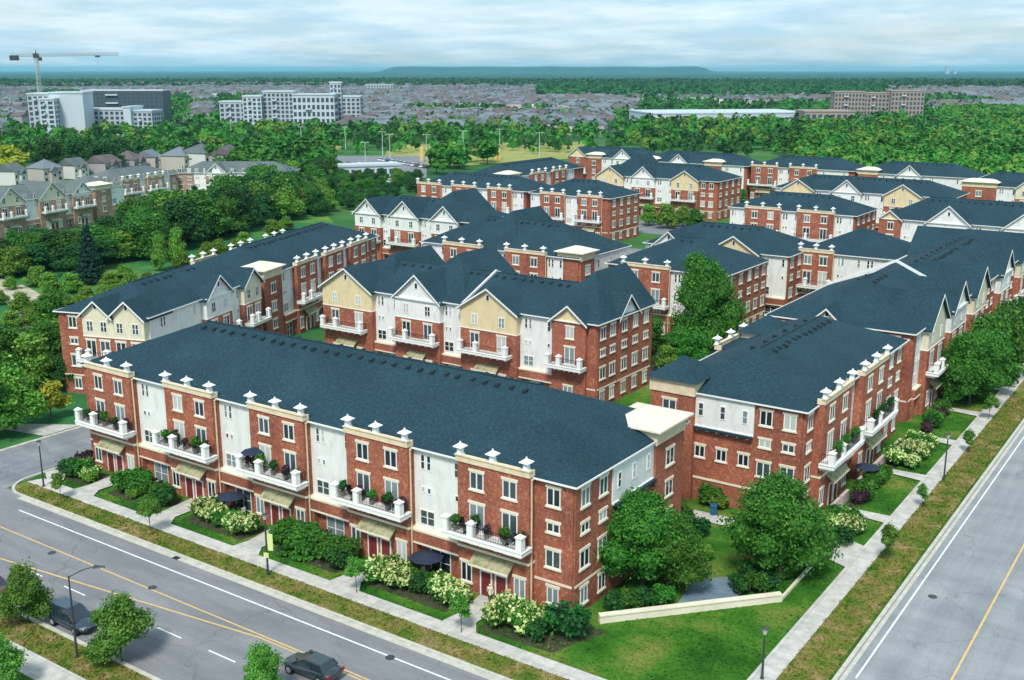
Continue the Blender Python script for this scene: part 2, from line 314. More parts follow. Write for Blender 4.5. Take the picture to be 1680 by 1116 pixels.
# front street with its verge, curbs and walk
sheet('street', [(-330, 42.0), (-20.3, 42.0), (-6.0, 42.0), (-6.0, 56.3), (-330, 56.3)], 0.04, M['road'])
sheet('avenue', rect(-20.0, -4.0, 56.2, 700), 0.045, M['road2'])
sheet('side_road', [(-113.4, 56.2), (-102.4, 56.2), (-103.4, 62), (-103.4, 112), (-113.4, 84)], 0.045, M['drive'])
sheet('courtyard_drive', rect(-103.4, -48.5, 86.0, 111.8), 0.044, M['drive'])
sheet('rear_drive', rect(-128, -52, 131, 150.5), 0.044, M['drive'])
sheet('back_drive', rect(-190, -35, 206, 230), 0.044, M['drive'])
sheet('far_drive', rect(-190, -35, 254, 276), 0.044, M['drive'])
def curb(name, pts, w=0.22, h=0.15):
    b = MB()
    for (x0, y0), (x1, y1) in zip(pts[:-1], pts[1:]):
        d = Vector((x1 - x0, y1 - y0)).normalized(); nn = Vector((-d.y, d.x)) * w / 2
        b.prism([(x0 - nn.x, y0 - nn.y), (x1 - nn.x, y1 - nn.y), (x1 + nn.x, y1 + nn.y), (x0 + nn.x, y0 + nn.y)], 0.0, h, 'z')
    return tag(b.build(name, M['curb']), kind='structure')
def arc(cx, cy, r, a0, a1, n=9): return [(cx + r * math.cos(R(a0 + (a1 - a0) * i / n)), cy + r * math.sin(R(a0 + (a1 - a0) * i / n))) for i in range(n + 1)]
curb('curb', [(-330, 56.0), (-116.5, 56.0)] + arc(-116.5, 59.0, 3, -90, 0) + [(-113.5, 84)], 0.5)
curb('curb', [(-103.3, 75), (-103.3, 59.5)] + arc(-99.8, 59.5, 3.5, 180, 270) + [(-30, 56.0)] + arc(-30, 66.0, 10, -90, 0) + [(-20.1, 700)], 0.3)
curb('curb', [(-330, 41.85), (-20, 41.85)], 0.35)
sheet('gutter', [(-99, 55.3), (-30, 55.3), (-30, 55.84), (-99, 55.84)], 0.052, M['curb'])
sheet('gutter', [(-20.0 + .25, 66.3), (-19.45, 66.3), (-19.45, 500), (-19.75, 500)], 0.052, M['curb'])
sheet('verge', [(-101.0, 56.1), (-30, 56.1), (-30, 58.4), (-102.3, 58.4), (-102.3, 57.2)] , 0.115, M['dry'])
sheet('verge', [(-30, 56.1), (-26, 57.0), (-22.6, 60.5), (-20.4, 66), (-20.4, 500), (-23.4, 500), (-23.4, 62), (-26, 60.0), (-30, 58.4)], 0.115, M['dry'])
sheet('sidewalk', [(-102.2, 58.4), (-30, 58.4), (-26, 60.0), (-23.4, 62), (-25.1, 64.5), (-27.5, 61), (-31, 59.95), (-101.6, 59.95)], 0.13, M['concrete'])
sheet('sidewalk', [(-25.1, 64.5), (-23.4, 62), (-23.4, 500), (-25.1, 500)], 0.134, M['concrete'])
sheet('sidewalk', rect(-330, -30, 36.9, 39.0), 0.13, M['concrete'])
sheet('south_lawn', rect(-330, -30, 18, 36.85), 0.125, M['lawn'])
for i in range(5):
    x = -46.6 - 12.05 * i
    sheet('front_walk', [(x - 1.5, 59.9), (x + 1.9, 59.9), (x + 0.9, 61.2), (x + 1.0, 65.2), (x - 1.6, 65.2), (x - 1.2, 61.5)], 0.138, M['concrete'])
sheet('side_walk', [(-103.0, 61.0), (-100.2, 59.5), (-97.8, 59.5), (-102.6, 63.5), (-102.4, 75), (-103.2, 75)], 0.136, M['concrete'])
for y in (99.8, 113.0, 126.5, 139.5, 153, 166):
    sheet('front_walk', [(-25.0, y - 1.1), (-25.0, y + 0.9), (-29.8, y + 0.6), (-29.8, y - 0.5)], 0.138, M['concrete'])
sheet('plaza', [(-25.0, 87.2), (-25.0, 92.4), (-28.5, 93.8), (-31, 90.5), (-27.6, 88.3)], 0.138, M['concrete'])
sheet('side_path', [(-46.5, 88.5), (-31, 90.2), (-31, 92.0), (-46.5, 91.0)], 0.132, M['concrete'])
sheet('patio', [at(1105, 1000), at(1215, 985), at(1200, 948), at(1140, 952)], 0.10, asphalt('blue_paving', (.13, .20, .26), (.2, .28, .34)))
sheet('ravine_path', [(-140, 78), (-150, 83), (-163, 90), (-176, 103), (-200, 112), (-230, 118), (-232, 124), (-200, 119), (-172, 110), (-158, 97), (-146, 89), (-138, 83)], 0.06, M['tan'])
sheet('ravine_walk', [(-114.2, 68), (-121, 66.5), (-132, 61), (-133, 62.6), (-121, 68.8), (-114.2, 73)], 0.07, M['concrete'])
sheet('hay_field', [at(620, 278), at(840, 268), at(965, 258), at(968, 233), at(640, 237)], 0.05, M['field'])
sheet('hay_field', [at(300, 246), at(560, 246), at(560, 236), at(300, 232)], 0.05, M['field'])
sheet('car_park', [at(545, 300), at(700, 292), at(700, 256), at(550, 256)], 0.06, M['drive'])
# painted lines
sheet('edge_line', rect(-96, -20.3, 53.62, 53.78), 0.050, M['white_paint'])
sheet('centre_line', rect(-330, -20.3, 50.36, 50.50), 0.050, M['yellow_paint'])
sheet('centre_line', [(-330, 45.55), (-95, 45.55), (-58, 50.05), (-20.3, 50.05), (-20.3, 50.18), (-58.2, 50.18), (-95.1, 45.7), (-330, 45.7)], 0.050, M['yellow_paint'])
for i in range(12):
    x = -83.9 + 6.05 * i
    sheet('lane_dash', rect(x, x + 2.9, 46.6, 46.74), 0.050, M['white_paint'])
sheet('edge_line', rect(-18.92, -18.78, 70.3, 500), 0.055, M['white_paint'])
sheet('centre_line', rect(-13.28, -13.12, 58, 500), 0.055, M['yellow_paint'])
# storm drains in the gutter and hatch covers in the verge
def drain(x, y):
    b = MB(); b.box(-0.35, 0.35, -0.25, 0.25, 0, 0.02); fr = b.build('storm_drain', M['pole'], None, (x, y, 0.056))
    g_ = MB(); [g_.box(-0.28 + i * 0.12, -0.22 + i * 0.12, -0.19, 0.19, 0.02, 0.035) for i in range(5)]; g_.build('grate', M['metal'], fr)
    return fr
drain(-74.5, 55.5); 
tag(bpy.data.objects['storm_drain'], 'small dark storm drain grate in the gutter of the front street', 'drain')

for (px, py, lab) in ((85, 908, 'dark round manhole cover in the front street at the left'), (250, 965, 'round manhole cover in the front street centre lane'), (640, 1080, 'round manhole cover near the bottom of the front street'), (1530, 980, 'round manhole cover in the near lane of the avenue')):
    x, y = at(px, py); b = MB(); b.cyl(0, 0, 0, .014, .36, .36, 16); b.cyl(0, 0, .014, .02, .30, .30, 16); tag(b.build('manhole_cover', M['pole'], None, (x, y, .058)), lab, 'manhole cover')
# ------------------------------------------------------------------ building kit
_win = {}
def window_meshes(w, h, style):
    """style: brick (beige lintel and sill), plain (white casing), door (balcony door)"""
    k = (w, h, style)
    if k in _win: return _win[k]
    f = MB(); t = 0.09
    f.box(-w / 2, w / 2, -0.06, 0.0, 0, t); f.box(-w / 2, w / 2, -0.06, 0.0, h - t, h)
    f.box(-w / 2, -w / 2 + t, -0.06, 0.0, t, h - t); f.box(w / 2 - t, w / 2, -0.06, 0.0, t, h - t)
    if w > 0.75: f.box(-0.055, 0.055, -0.062, 0.0, t, h - t)
    if style == 'plain' and h > 1.1: f.box(-w / 2 + t, w / 2 - t, -0.055, 0.0, h * 0.5, h * 0.5 + 0.05)
    mats = [M['trim']]
    if style in ('brick', 'door'):
        f.m = 1; mats.append(M['slab'])
        f.box(-w / 2 - 0.12, w / 2 + 0.12, -0.10, 0.0, h, h + 0.22)
        if style == 'brick': f.box(-w / 2 - 0.12, w / 2 + 0.12, -0.13, 0.0, -0.16, 0)
    p = MB(); p.box(-w / 2 + t, w / 2 - t, -0.03, 0.0, t, h - t)
    _win[k] = (f.mesh('window', mats), p.mesh('pane', M['glass']))
    return _win[k]
def urn_mesh():
    b = MB(); b.box(-.2, .2, -.2, .2, 0, .62); b.box(-.27, .27, -.27, .27, 0, .07)
    pts = [(-.44, -.44, .62), (.44, -.44, .62), (.44, .44, .62), (-.44, .44, .62), (-.44, -.44, .68), (.44, -.44, .68), (.44, .44, .68), (-.44, .44, .68), (0, 0, .98)]
    b.solid(pts, [(3, 2, 1, 0), (0, 1, 5, 4), (1, 2, 6, 5), (2, 3, 7, 6), (3, 0, 4, 7), (4, 5, 8), (5, 6, 8), (6, 7, 8), (7, 4, 8)])
    b.cyl(0, 0, .9, 1.08, .10, .05, 8)
    return b.mesh('finial', M['urn'])
URN = urn_mesh()
def vent_mesh():
    b = MB(); b.solid([(-.2, -.25, 0), (.2, -.25, 0), (.2, .25, 0), (-.2, .25, 0), (-.17, -.22, .28), (.17, -.22, .28), (.17, .22, .38), (-.17, .22, .38)],
                      [(3, 2, 1, 0), (4, 5, 6, 7), (0, 1, 5, 4), (1, 2, 6, 5), (2, 3, 7, 6), (3, 0, 4, 7)])
    return b.mesh('roof_vent', M['dark'])
VENT = vent_mesh()
def canopy_mesh(w):
    b = MB(); b.solid([(-w / 2, 0, 0.75), (w / 2, 0, 0.75), (w / 2, -.85, 0.05), (-w / 2, -.85, 0.05), (-w / 2, 0, 0.6), (w / 2, 0, 0.6), (w / 2, -.85, -0.1), (-w / 2, -.85, -0.1)],
                      [(3, 2, 1, 0), (4, 5, 6, 7), (0, 1, 5, 4), (1, 2, 6, 5), (2, 3, 7, 6), (3, 0, 4, 7)])
    b.m = 1; b.box(-w / 2, w / 2, -.91, -.86, -0.12, 0.05)
    return b.mesh('canopy', [M['canopy'], M['slab']])
def pipe_mesh():
    b = MB(); b.box(-.05, .05, -.05, .05, .2, 11.0); b.box(-.09, .09, -.09, .09, 11.001, 11.15); return b.mesh('downpipe', M['stucco'])
_cache = {}
def cached(key, fn):
    if key not in _cache: _cache[key] = fn()
    return _cache[key]
def door_mesh():
    b = MB(); b.box(-.48, .48, -.06, 0, 0, 2.1); b.box(-.36, .36, -.075, -.061, 0.25, 0.95); b.box(-.36, .36, -.075, -.061, 1.1, 1.9)
    b.m = 1; b.box(-.6, -.481, -.09, 0, 0, 2.22); b.box(.481, .6, -.09, 0, 0, 2.22); b.box(-.48, .48, -.09, 0, 2.101, 2.22)
    return b.mesh('door', [M['door'], M['trim']])
def balcony_mesh(w, d):
    b = MB(); b.box(-w / 2, w / 2, -d, -0.0, 0.14, 0.5); b.box(-w / 2 - .06, w / 2 + .06, -d - .06, 0.0, 0.501, 0.56)
    # corbels below
    for i in range(7):
        x = -w / 2 + 0.5 + i * (w - 1.0) / 6; b.box(x - .12, x + .12, -d + 0.45, 0, -0.18, 0.139)
    for x in (-w / 2 + .3, -w / 6 + .2, w / 2 - .3):
        b.box(x - .27, x + .27, -d + .03, -d + .57, 0.56, 1.72)
        b.box(x - .34, x + .34, -d - .04, -d + .64, 1.72, 1.82)
        b.solid([(x - .3, -d, 1.82), (x + .2, -d, 1.82), (x + .2, -d + .6, 1.82), (x - .3, -d + .6, 1.82), (x, -d + .3, 2.08)], [(0, 1, 2, 3), (0, 1, 4), (1, 2, 4), (2, 3, 4), (3, 0, 4)])
    return b.mesh('balcony', M['trim'])
def railing_mesh(w, d):
    b = MB()
    def run(x0, y0, x1, y1):
        b.tube((x0, y0, 1.5), (x1, y1, 1.5), .03, n=4); b.tube((x0, y0, .68), (x1, y1, .68), .02, n=4)
        L = math.hypot(x1 - x0, y1 - y0); k = max(2, int(L / .16))
        for i in range(k + 1):
            t = i / k; x = x0 + (x1 - x0) * t; y = y0 + (y1 - y0) * t; b.box(x - .012, x + .012, y - .012, y + .012, .56, 1.5)
    yf = -d + .3; xs = (-w / 2 + .3, -w / 6 + .2, w / 2 - .3)
    run(xs[0] + .28, yf, xs[1] - .28, yf); run(xs[1] + .28, yf, xs[2] - .28, yf)
    run(xs[0], yf + .3, xs[0], -.02); run(xs[2], yf + .3, xs[2], -.02)
    return b.mesh('railing', M['metal'])
def louvre_mesh():
    b = MB(); b.m = 0; b.box(-.3, .3, -.07, 0, 0, .9); b.m = 1; b.box(-.2, .2, -.09, -.071, .1, .8)
    return b.mesh('gable_vent', [M['trim'], M['dark']])
EAVE = 11.2
class Row:
    """a terrace block; local x along its front, front faces -y, depth D"""
    def __init__(s, name, loc, rz, L, D, label, slope=0.42, brick='brick', roofmat='roof', eave=EAVE, lod=0):
        s.root = empty(name, (loc[0], loc[1], 0), R(rz)); tag(s.root, label, 'row house block', 'brick row house blocks of the complex')
        s.L, s.D, s.slope, s.eave, s.lod = L, D, slope, eave, lod
        s.w = {k: MB() for k in ('brick', 'siding', 'yellow', 'cream', 'trim', 'stucco', 'slab', 'roof')}
        s.brick = brick; s.roofmat = roofmat
        b = MB(); b.box(0.02, L - 0.02, 0.02, D - 0.02, 0, eave); b.build('main_wall', M[brick], s.root)
        s.ang = {'front': (0, 0, 0), 'right': (L, 0, 90), 'back': (L, D, 180), 'left': (0, D, 270)}
        s.side = 'front'; s.set('front')
    def set(s, side, o=None):
        ox, oy, a = s.ang[side]; s.fa = R(a); ca, sa = math.cos(s.fa), math.sin(s.fa)
        def T(u, w, z): return (ox + u * ca - w * sa, oy + u * sa + w * ca, z)   # w<0 is outward
        s.T = T
        for b in s.w.values(): b.T = T
    def put(s, name, mesh, u, w, z, parent=None):
        return inst(name, mesh, parent or s.root, s.T(u, w, z), s.fa)
    def win(s, u, z, w=1.2, h=1.4, style='brick', out_=0.0):
        fm, pm = window_meshes(w, h, style)
        o = s.put('window', fm, u, -out_, z); q = inst('pane', pm, o); return o
    def balcony(s, u, z, w, out_, d=1.5):
        o = s.put('balcony', cached(('bal', w, d), lambda: balcony_mesh(w, d)), u, -out_, z)
        inst('railing', cached(('rail', w, d), lambda: railing_mesh(w, d)), o)
        return o
    def entrance(s, u, out_, w):
        s.put('canopy', cached(('can', w), lambda: canopy_mesh(w)), u, -out_, 3.0)
        for du in (-0.75, 0.75): s.put('door', cached('door', door_mesh), u + du, -out_, 0.15)
    # ---- bays
    def bay(s, kind, u0, u1):
        w = s.w; P = 1.0; um = (u0 + u1) / 2; wd = u1 - u0; lod = s.lod
        if kind == 'P':
            w['brick'].box(u0, u1, -P, 0, 0, s.eave + 0.12); s.put('downpipe', cached('pipe', pipe_mesh), u1 + .06, -P + .3, 0)
            e_ = s.eave
            for (a0, a1, c0, c1) in ((u0 - .1, u1 + .1, -P - .12, -P + .16), (u0 - .1, u0 + .16, -P + .161, -.3), (u1 - .16, u1 + .1, -P + .161, -.3)):
                w['stucco'].box(a0, a1, c0, c1, e_ + .12, e_ + .62)
            w['stucco'].box(u0 - .17, u1 + .17, -P - .2, -P + .2, e_ + .621, e_ + .72)
            w['roof'].box(u0 + .17, u1 - .17, -P + .17, .3, e_ + .2, e_ + .26)
            w['slab'].box(u0 - .05, u1 + .05, -P - .1, -0.001, 3.9, 4.1)
            for uu in (u0 + .28, um, u1 - .28): s.put('finial', URN, uu, -P + .05, s.eave + .72)
            for du in (-wd * .22, wd * .24):
                s.win(um + du, 9.2, 1.35, 1.5, 'brick', P); s.win(um + du, 5.65, 1.5, 2.3, 'door', P)
                s.win(um + du, 4.25 if False else 1.0, 1.2, 1.6, 'brick', P) if abs(du) > 3 else None
            s.balcony(um - .15, 5.05, round(wd + .9, 2), P)
            s.entrance(um + .1, P, round(wd * .55, 1))
            s.win(u0 + .85, .9, 1.1, 1.7, 'brick', P); s.win(u1 - .85, .9, 1.1, 1.7, 'brick', P)
            for k in range(3): s.win(u0 + 1.2 + k * .55, 4.3, .3, .45, 'plain', P); s.win(u1 - 1.2 - k * .55, 4.3, .3, .45, 'plain', P)
        elif kind in ('W', 'Wy'):
            w['siding'].box(u0, u1, -0.12, 0.0, 3.95, s.eave)
            w['trim'].box(u0, u1, -0.2, 0.0, s.eave - .2, s.eave - .02)
            w['brick'].box(u0, u1, -0.55, 0, 2.75, 3.75); w['slab'].box(u0, u1, -0.62, 0, 3.75, 3.95); w['slab'].box(u0, u1, -0.62, 0, 2.6, 2.75)
            for uu in (u0 + .2, u1 - .2): w['brick'].box(uu - .2, uu + .2, -.5, 0, 0, 2.6)
            a, c = u0 + wd * .24, u1 - wd * .14
            s.win(a - .3, 9.3, .5, 1.4, 'plain', .12); s.win(a + .35, 9.3, .5, 1.4, 'plain', .12); s.win(c, 9.3, .55, 1.4, 'plain', .12)
            s.win(a - .3, 7.2, .45, .6, 'plain', .12); s.win(a + .35, 7.2, .45, .6, 'plain', .12); s.win(c, 7.2, .45, .6, 'plain', .12)
            s.win(a + .1, 4.3, 1.6, 1.4, 'plain', .12)
            s.win(um, .1, 2.2, 2.2, 'plain', .02); 
        elif kind in ('GW', 'GY', 'GC'):
            key = {'GW': 'siding', 'GY': 'yellow', 'GC': 'cream'}[kind]
            w['brick'].box(u0, u1, -P, 0, 0, 8.3); w[key].box(u0, u1, -P, 0, 8.4, s.eave); w['trim'].box(u0 - .04, u1 + .04, -P - .06, 0, 8.3, 8.4)
            zp = s.gable(u0, u1, P, key, slope=0.62 if kind == 'GY' else 0.85)
            if kind == 'GW': w['trim'].box(u0 - .25, u1 + .25, -P - .3, -P, s.eave - .12, s.eave + .08)
            for du in (-wd * .24, wd * .24):
                s.win(um + du, 9.0, 1.0, 1.45, 'plain', P); s.win(um + du, 5.65, 1.5, 2.2, 'door', P)
                s.win(um + du, .9, 1.2, 1.7, 'brick', P)
            s.balcony(um - .1, 5.05, round(min(wd + .3, 8.0), 2), P); s.entrance(um, P, round(wd * .4, 1))
        elif kind == 'GB':
            w['brick'].box(u0, u1, -.6, 0, 0, s.eave)
            s.gable(u0, u1, .6, 'yellow', slope=0.8, louvre=False)
            w['trim'].box(u0 - .2, u1 + .2, -.8, -.6, s.eave - .1, s.eave + .05)
            s.win(um + .2, 9.0, 1.2, 1.5, 'brick', .6); s.win(um + .2, 5.65, 1.5, 2.2, 'door', .6); s.balcony(um, 5.05, round(wd + .4, 2), .6); s.win(um, 1.0, 1.4, 1.7, 'brick', .6)
        elif kind in ('B', 'Bs', 'B0'):
            w['brick'].box(u0, u1, -0.15, 0, 0, s.eave - .12); w['trim'].box(u0, u1, -.22, 0, s.eave - .12, s.eave - .01)
            w['slab'].box(u0, u1, -.2, -.151, 2.55, 2.75)
            n_ = 1 if wd < 4.5 else 2 if wd < 9 else 3 if wd < 13 else 4
            if kind != 'B0':
                for i in range(n_):
                    uu = u0 + wd * (i + .5) / n_
                    s.win(uu, 9.1, 1.25, 1.5, 'brick', .15); s.win(uu, 6.9, 1.2, .8, 'brick', .15)
                    s.win(uu, 3.9, 1.4, 1.5, 'brick', .15); s.win(uu, .8, 1.1, 1.4, 'brick', .15)
        elif kind == 'Ew':       # end wall: white siding on the top floor, brick below
            w['brick'].box(u0, u1, -.15, 0, 0, 7.7); w['siding'].box(u0, u1, -.3, 0, 7.9, s.eave - .12); w['trim'].box(u0, u1, -.4, 0, 7.7, 7.9); w['trim'].box(u0, u1, -.36, 0, s.eave - .12, s.eave - .01)
            w['roof'].box(u0, u1, -.7, -.401, 7.62, 7.82)
            w['slab'].box(u0, u1, -.25, -.151, 2.3, 2.5)
            for i in range(3):
                uu = u0 + wd * (.14 + .36 * i); s.win(uu, 8.9, .6, 1.4, 'plain', .3); s.win(uu, 4.6, 1.1, 1.2, 'brick', .15)
            for i in range(6): uu = u0 + wd * (i + .5) / 6; w['trim'].box(uu - .1, uu + .1, -.42, -.15, 7.4, 7.62)
        elif kind == 'T':        # stair tower with a frieze and a low hipped slab roof
            w['brick'].box(u0, u1, -.5, 0.5, 0, s.eave - .4); w['stucco'].box(u0 - .1, u1 + .1, -.62, 4.2, s.eave - .4, s.eave + .9)
            w['slab'].box(u0 - .6, u1 + .6, -1.15, 4.6, s.eave + .9, s.eave + 1.05)
            x0, x1, y0, y1, z = u0 - .5, u1 + .5, -1.05, 4.5, s.eave + 1.051; k = min(x1 - x0, y1 - y0) * .42
            w['slab'].solid([(x0, y0, z), (x1, y0, z), (x1, y1, z), (x0, y1, z), (x0 + k, y0 + k, z + .75), (x1 - k, y0 + k, z + .75), (x1 - k, y1 - k, z + .75), (x0 + k, y1 - k, z + .75)],
                            [(0, 1, 5, 4), (1, 2, 6, 5), (2, 3, 7, 6), (3, 0, 4, 7), (4, 5, 6, 7), (3, 2, 1, 0)])
            s.win(um, 8.3, 1.5, 1.5, 'brick', .5); s.win(um, 5.4, 1.4, 1.4, 'brick', .5); s.win(um, 2.6, 1.4, 1.4, 'brick', .5)
    BAY = {'brick': 'brick_bay', 'siding': 'white_siding_bay', 'yellow': 'yellow_siding_bay', 'cream': 'cream_siding_bay', 'trim': 'trim_band', 'stucco': 'parapet', 'slab': 'stone_band', 'roof': 'gable_roof'}
    def flush(s):
        mm = dict(M); mm['roof'] = M[s.roofmat]; mm['brick'] = M[s.brick]
        for k, b in s.w.items():
            if b.f:
                b.T = None; nm = s.BAY[k]
                if k == 'slab' and len(b.f) > 14 : nm = 'tower_roof'
                b.build(nm, mm[k], s.root)
            s.w[k] = MB()
    def facade(s, side, bays, start=0.0):
        s.flush(); s.set(side); u = start
        for kind, wd in bays:
            if kind != '-': s.bay(kind, u, u + wd); s.flush(); s.set(side)
            u += wd
    def gable(s, u0, u1, P, key, slope=0.8, louvre=True, zp=None, back=None):
        hw = (u1 - u0) / 2; um = (u0 + u1) / 2; zp = zp or s.eave + slope * hw
        run = (zp - s.eave) / s.slope if back is None else back
        ov = .45; t = .2; k = (zp - s.eave) / hw
        if key: s.w[key].solid([(u0 + .02, -P, s.eave), (u1 - .02, -P, s.eave), (um, -P, zp - .05), (u0 + .02, run - .6, s.eave), (u1 - .02, run - .6, s.eave), (um, run - .6, zp - .05)],
                               [(0, 1, 2), (5, 4, 3), (0, 2, 5, 3), (1, 4, 5, 2), (0, 3, 4, 1)])
        r = s.w['roof']
        for sg in (-1, 1):
            a = (um, zp); b_ = (um + sg * (hw + ov), s.eave - ov * k)
            r.solid([(a[0], -P - ov, a[1]), (b_[0], -P - ov, b_[1]), (b_[0], -P - ov, b_[1] + t), (a[0], -P - ov, a[1] + t),
                     (a[0], run, a[1]), (b_[0], run, b_[1]), (b_[0], run, b_[1] + t), (a[0], run, a[1] + t)],
                    [(0, 1, 2, 3), (7, 6, 5, 4), (0, 4, 5, 1), (3, 2, 6, 7), (1, 5, 6, 2), (0, 3, 7, 4)])
            tr = s.w['trim']
            tr.solid([(a[0], -P - ov - .05, a[1] - .12), (b_[0], -P - ov - .05, b_[1] - .12), (b_[0], -P - ov - .05, b_[1] + t - .08), (a[0], -P - ov - .05, a[1] + t - .08),
                      (a[0], -P - ov - .001, a[1] - .12), (b_[0], -P - ov - .001, b_[1] - .12), (b_[0], -P - ov - .001, b_[1] + t - .08), (a[0], -P - ov - .001, a[1] + t - .08)],
                     [(0, 1, 2, 3), (7, 6, 5, 4), (0, 4, 5, 1), (3, 2, 6, 7), (1, 5, 6, 2), (0, 3, 7, 4)])
        if louvre and key: s.put('gable_vent', cached('louvre', louvre_mesh), um, -P, s.eave + (zp - s.eave) * .42)
        return zp
    def roof(s, left='hip', right='hip', x0=None, x1=None, dz=0.0, vents=True):
        s.flush(); s.BAY = dict(s.BAY, roof='roof', trim='gutter')
        L, D, sl = s.L, s.D, s.slope; ov = .5; x0 = -ov if x0 is None else x0; x1 = L + ov if x1 is None else x1
        for b in s.w.values(): b.T = None
        e = s.eave - .02 + dz; h = (D / 2 + ov) * sl; zr = e + h; ins = D / 2 + ov
        if (x1 - x0) < 2 * ins and left == 'hip' and right == 'hip': ins = (x1 - x0) / 2 - .1
        a = x0 + (ins if left == 'hip' else 0); c = x1 - (ins if right == 'hip' else 0)
        r = s.w['roof']
        r.solid([(x0, -ov, e), (x1, -ov, e), (x1, D + ov, e), (x0, D + ov, e), (a, D / 2, zr), (c, D / 2, zr)],
                [(0, 1, 5, 4), (2, 3, 4, 5), (1, 2, 5), (3, 0, 4), (3, 2, 1, 0)])
        t = s.w['trim']
        t.box(x0, x1, -ov - .08, -ov - .001, e - .05, e + .09); t.box(x0, x1, D + ov + .001, D + ov + .08, e - .05, e + .09)
        t.box(x1 + .001, x1 + .08, -ov, D + ov, e - .05, e + .09); t.box(x0 - .08, x0 - .001, -ov, D + ov, e - .05, e + .09)
        s.w['roof'].tube((a, D / 2, zr + .02), (c, D / 2, zr + .02), .09, n=6)
        if vents:
            n_ = int((c - a) / 1.45)
            for i in range(n_):
                for yy in (D / 2 - 1.1,) if i % 2 else (D / 2 - 1.1, D / 2 + 1.0):
                    x = a + (i + .5 + .2 * random.random()) * (c - a) / n_
                    inst('roof_vent', VENT, s.root, (x, yy + random.uniform(-.15, .15), zr - abs(yy - D / 2) * sl - .1), 0)
        s.flush(); s.BAY = dict(s.BAY, roof='gable_roof', trim='gable_trim')
        return zr
    def rake(s, x, dz=.32):
        """raised party-wall rake: white fascia where one roof stands above its neighbour"""
        for b in s.w.values(): b.T = None
        D, sl = s.D, s.slope; e = s.eave; h = (D / 2 + .5) * sl
        for sg in (1, -1):
            y0 = -.5 if sg == 1 else D + .5
            s.w['trim'].solid([(x, y0, e), (x + .2, y0, e), (x + .2, D / 2, e + h), (x, D / 2, e + h), (x, y0, e + dz), (x + .2, y0, e + dz), (x + .2, D / 2, e + h + dz), (x, D / 2, e + h + dz)],
                              [(3, 2, 1, 0), (4, 5, 6, 7), (0, 1, 5, 4), (1, 2, 6, 5), (2, 3, 7, 6), (3, 0, 4, 7)])
    def cross(s, uc, w, zp, side='back', y_in=None):
        """big rear cross roof, hipped towards the front, whose peak stands above the ridge"""
        s.flush(); s.set('front')
        for b in s.w.values(): b.T = None
        D = s.D; e = s.eave - .03; yp = D * .5 + .3; yb = D + .9; yi = max(.6, yp - (zp - e) / .62); h = w / 2 + .4
        s.w['roof'].solid([(uc - h, yi, e), (uc + h, yi, e), (uc + h, yb, e), (uc - h, yb, e), (uc, yp, zp), (uc, yb, zp)], [(0, 1, 4), (1, 2, 5, 4), (3, 0, 4, 5), (2, 3, 5), (3, 2, 1, 0)])
        s.w['siding'].solid([(uc - h + .5, yb + .03, e), (uc + h - .5, yb + .03, e), (uc, yb + .03, zp - .3), (uc - h + .5, yb + .001, e), (uc + h - .5, yb + .001, e), (uc, yb + .001, zp - .3)], [(0, 1, 2), (5, 4, 3), (0, 3, 4, 1), (1, 4, 5, 2), (2, 5, 3, 0)])
        s.flush()
    def done(s):
        s.flush(); return s.root

# ------------------------------------------------------------------ the complex
# A: long block along the front street
A = Row('row_house_block', (-102.0, 66.3), 0, 62.0, 18.6, 'long red brick block with five balcony bays facing the front street', slope=.43)
A.root['group'] = ''; del A.root['group']
A.facade('front', [('B0', 1.7), ('P', 7.3), ('W', 5.6), ('P', 7.1), ('W', 5.2), ('P', 7.1), ('W', 5.2), ('P', 7.0), ('W', 5.3), ('P', 7.0), ('B', 3.5)])
A.facade('right', [('B', 5.6), ('Ew', 7.0), ('T', 5.4)])
A.facade('left', [('B', 6), ('Ew', 6.6), ('B', 6)])
A.roof(); A.done()
# B1 / B2: the slanting pair beside the ravine
B1 = Row('row_house_block', (-115.2, 84.5), 108, 27, 13.6, 'gabled brick and cream block beside the ravine, left of the long front block')
B1.facade('front', [('W', 12), ('GW', 6.5), ('W', 3.5), ('GC', 5)])
B1.facade('left', [('B', 4.3), ('GC', 4.4), ('GC', 4.9)])
B1.roof(); B1.done()
B2 = Row('row_house_block', (-124.2, 112.0), 108, 44, 15, 'slanting brick block with urns and a square pale-roofed stair tower, beside the ravine')
B2.facade('front', [('T', 5.6), ('-', .6), ('W', 3.6), ('P', 7.2), ('W', 3), ('P', 7.2), ('W', 3), ('P', 7.2), ('B', 6)])
B2.facade('back', [('W', 6), ('P', 7), ('W', 5), ('P', 7), ('W', 5), ('P', 7)], 1)
B2.roof(); B2.done()
# C: gabled block in the middle
Cb = Row('row_house_block', (-112.0, 113.8), 0, 46.3, 15, 'gabled brick block with yellow and white gables behind the long front block')
Cb.facade('front', [('GY', 9.6), ('W', 4.4), ('GW', 8.0), ('W', 3.6), ('GY', 9.2), ('W', 5.2), ('GB', 5.0), ('B0', 1.3)])
Cb.facade('right', [('B', 5), ('-', .3), ('B', 9)])
Cb.set('right'); Cb.gable(5.2, 10.2, .16, 'siding', slope=1.0)
Cb.roof(); Cb.cross(19, 12, 16.6); Cb.cross(41.5, 9, 16.3); Cb.cross(7, 9, 15.6); Cb.rake(25.4); Cb.done()
# D: behind the slanting block
Db = Row('row_house_block', (-166.5, 178.8), 0, 32, 15, 'white gabled block half hidden behind the slanting ravine block')
Db.facade('front', [('GW', 7.5), ('W', 2.8), ('GW', 8), ('W', 3.5), ('GW', 7.2)], 1.0); Db.roof(); Db.cross(22, 12, 16.4); Db.done()
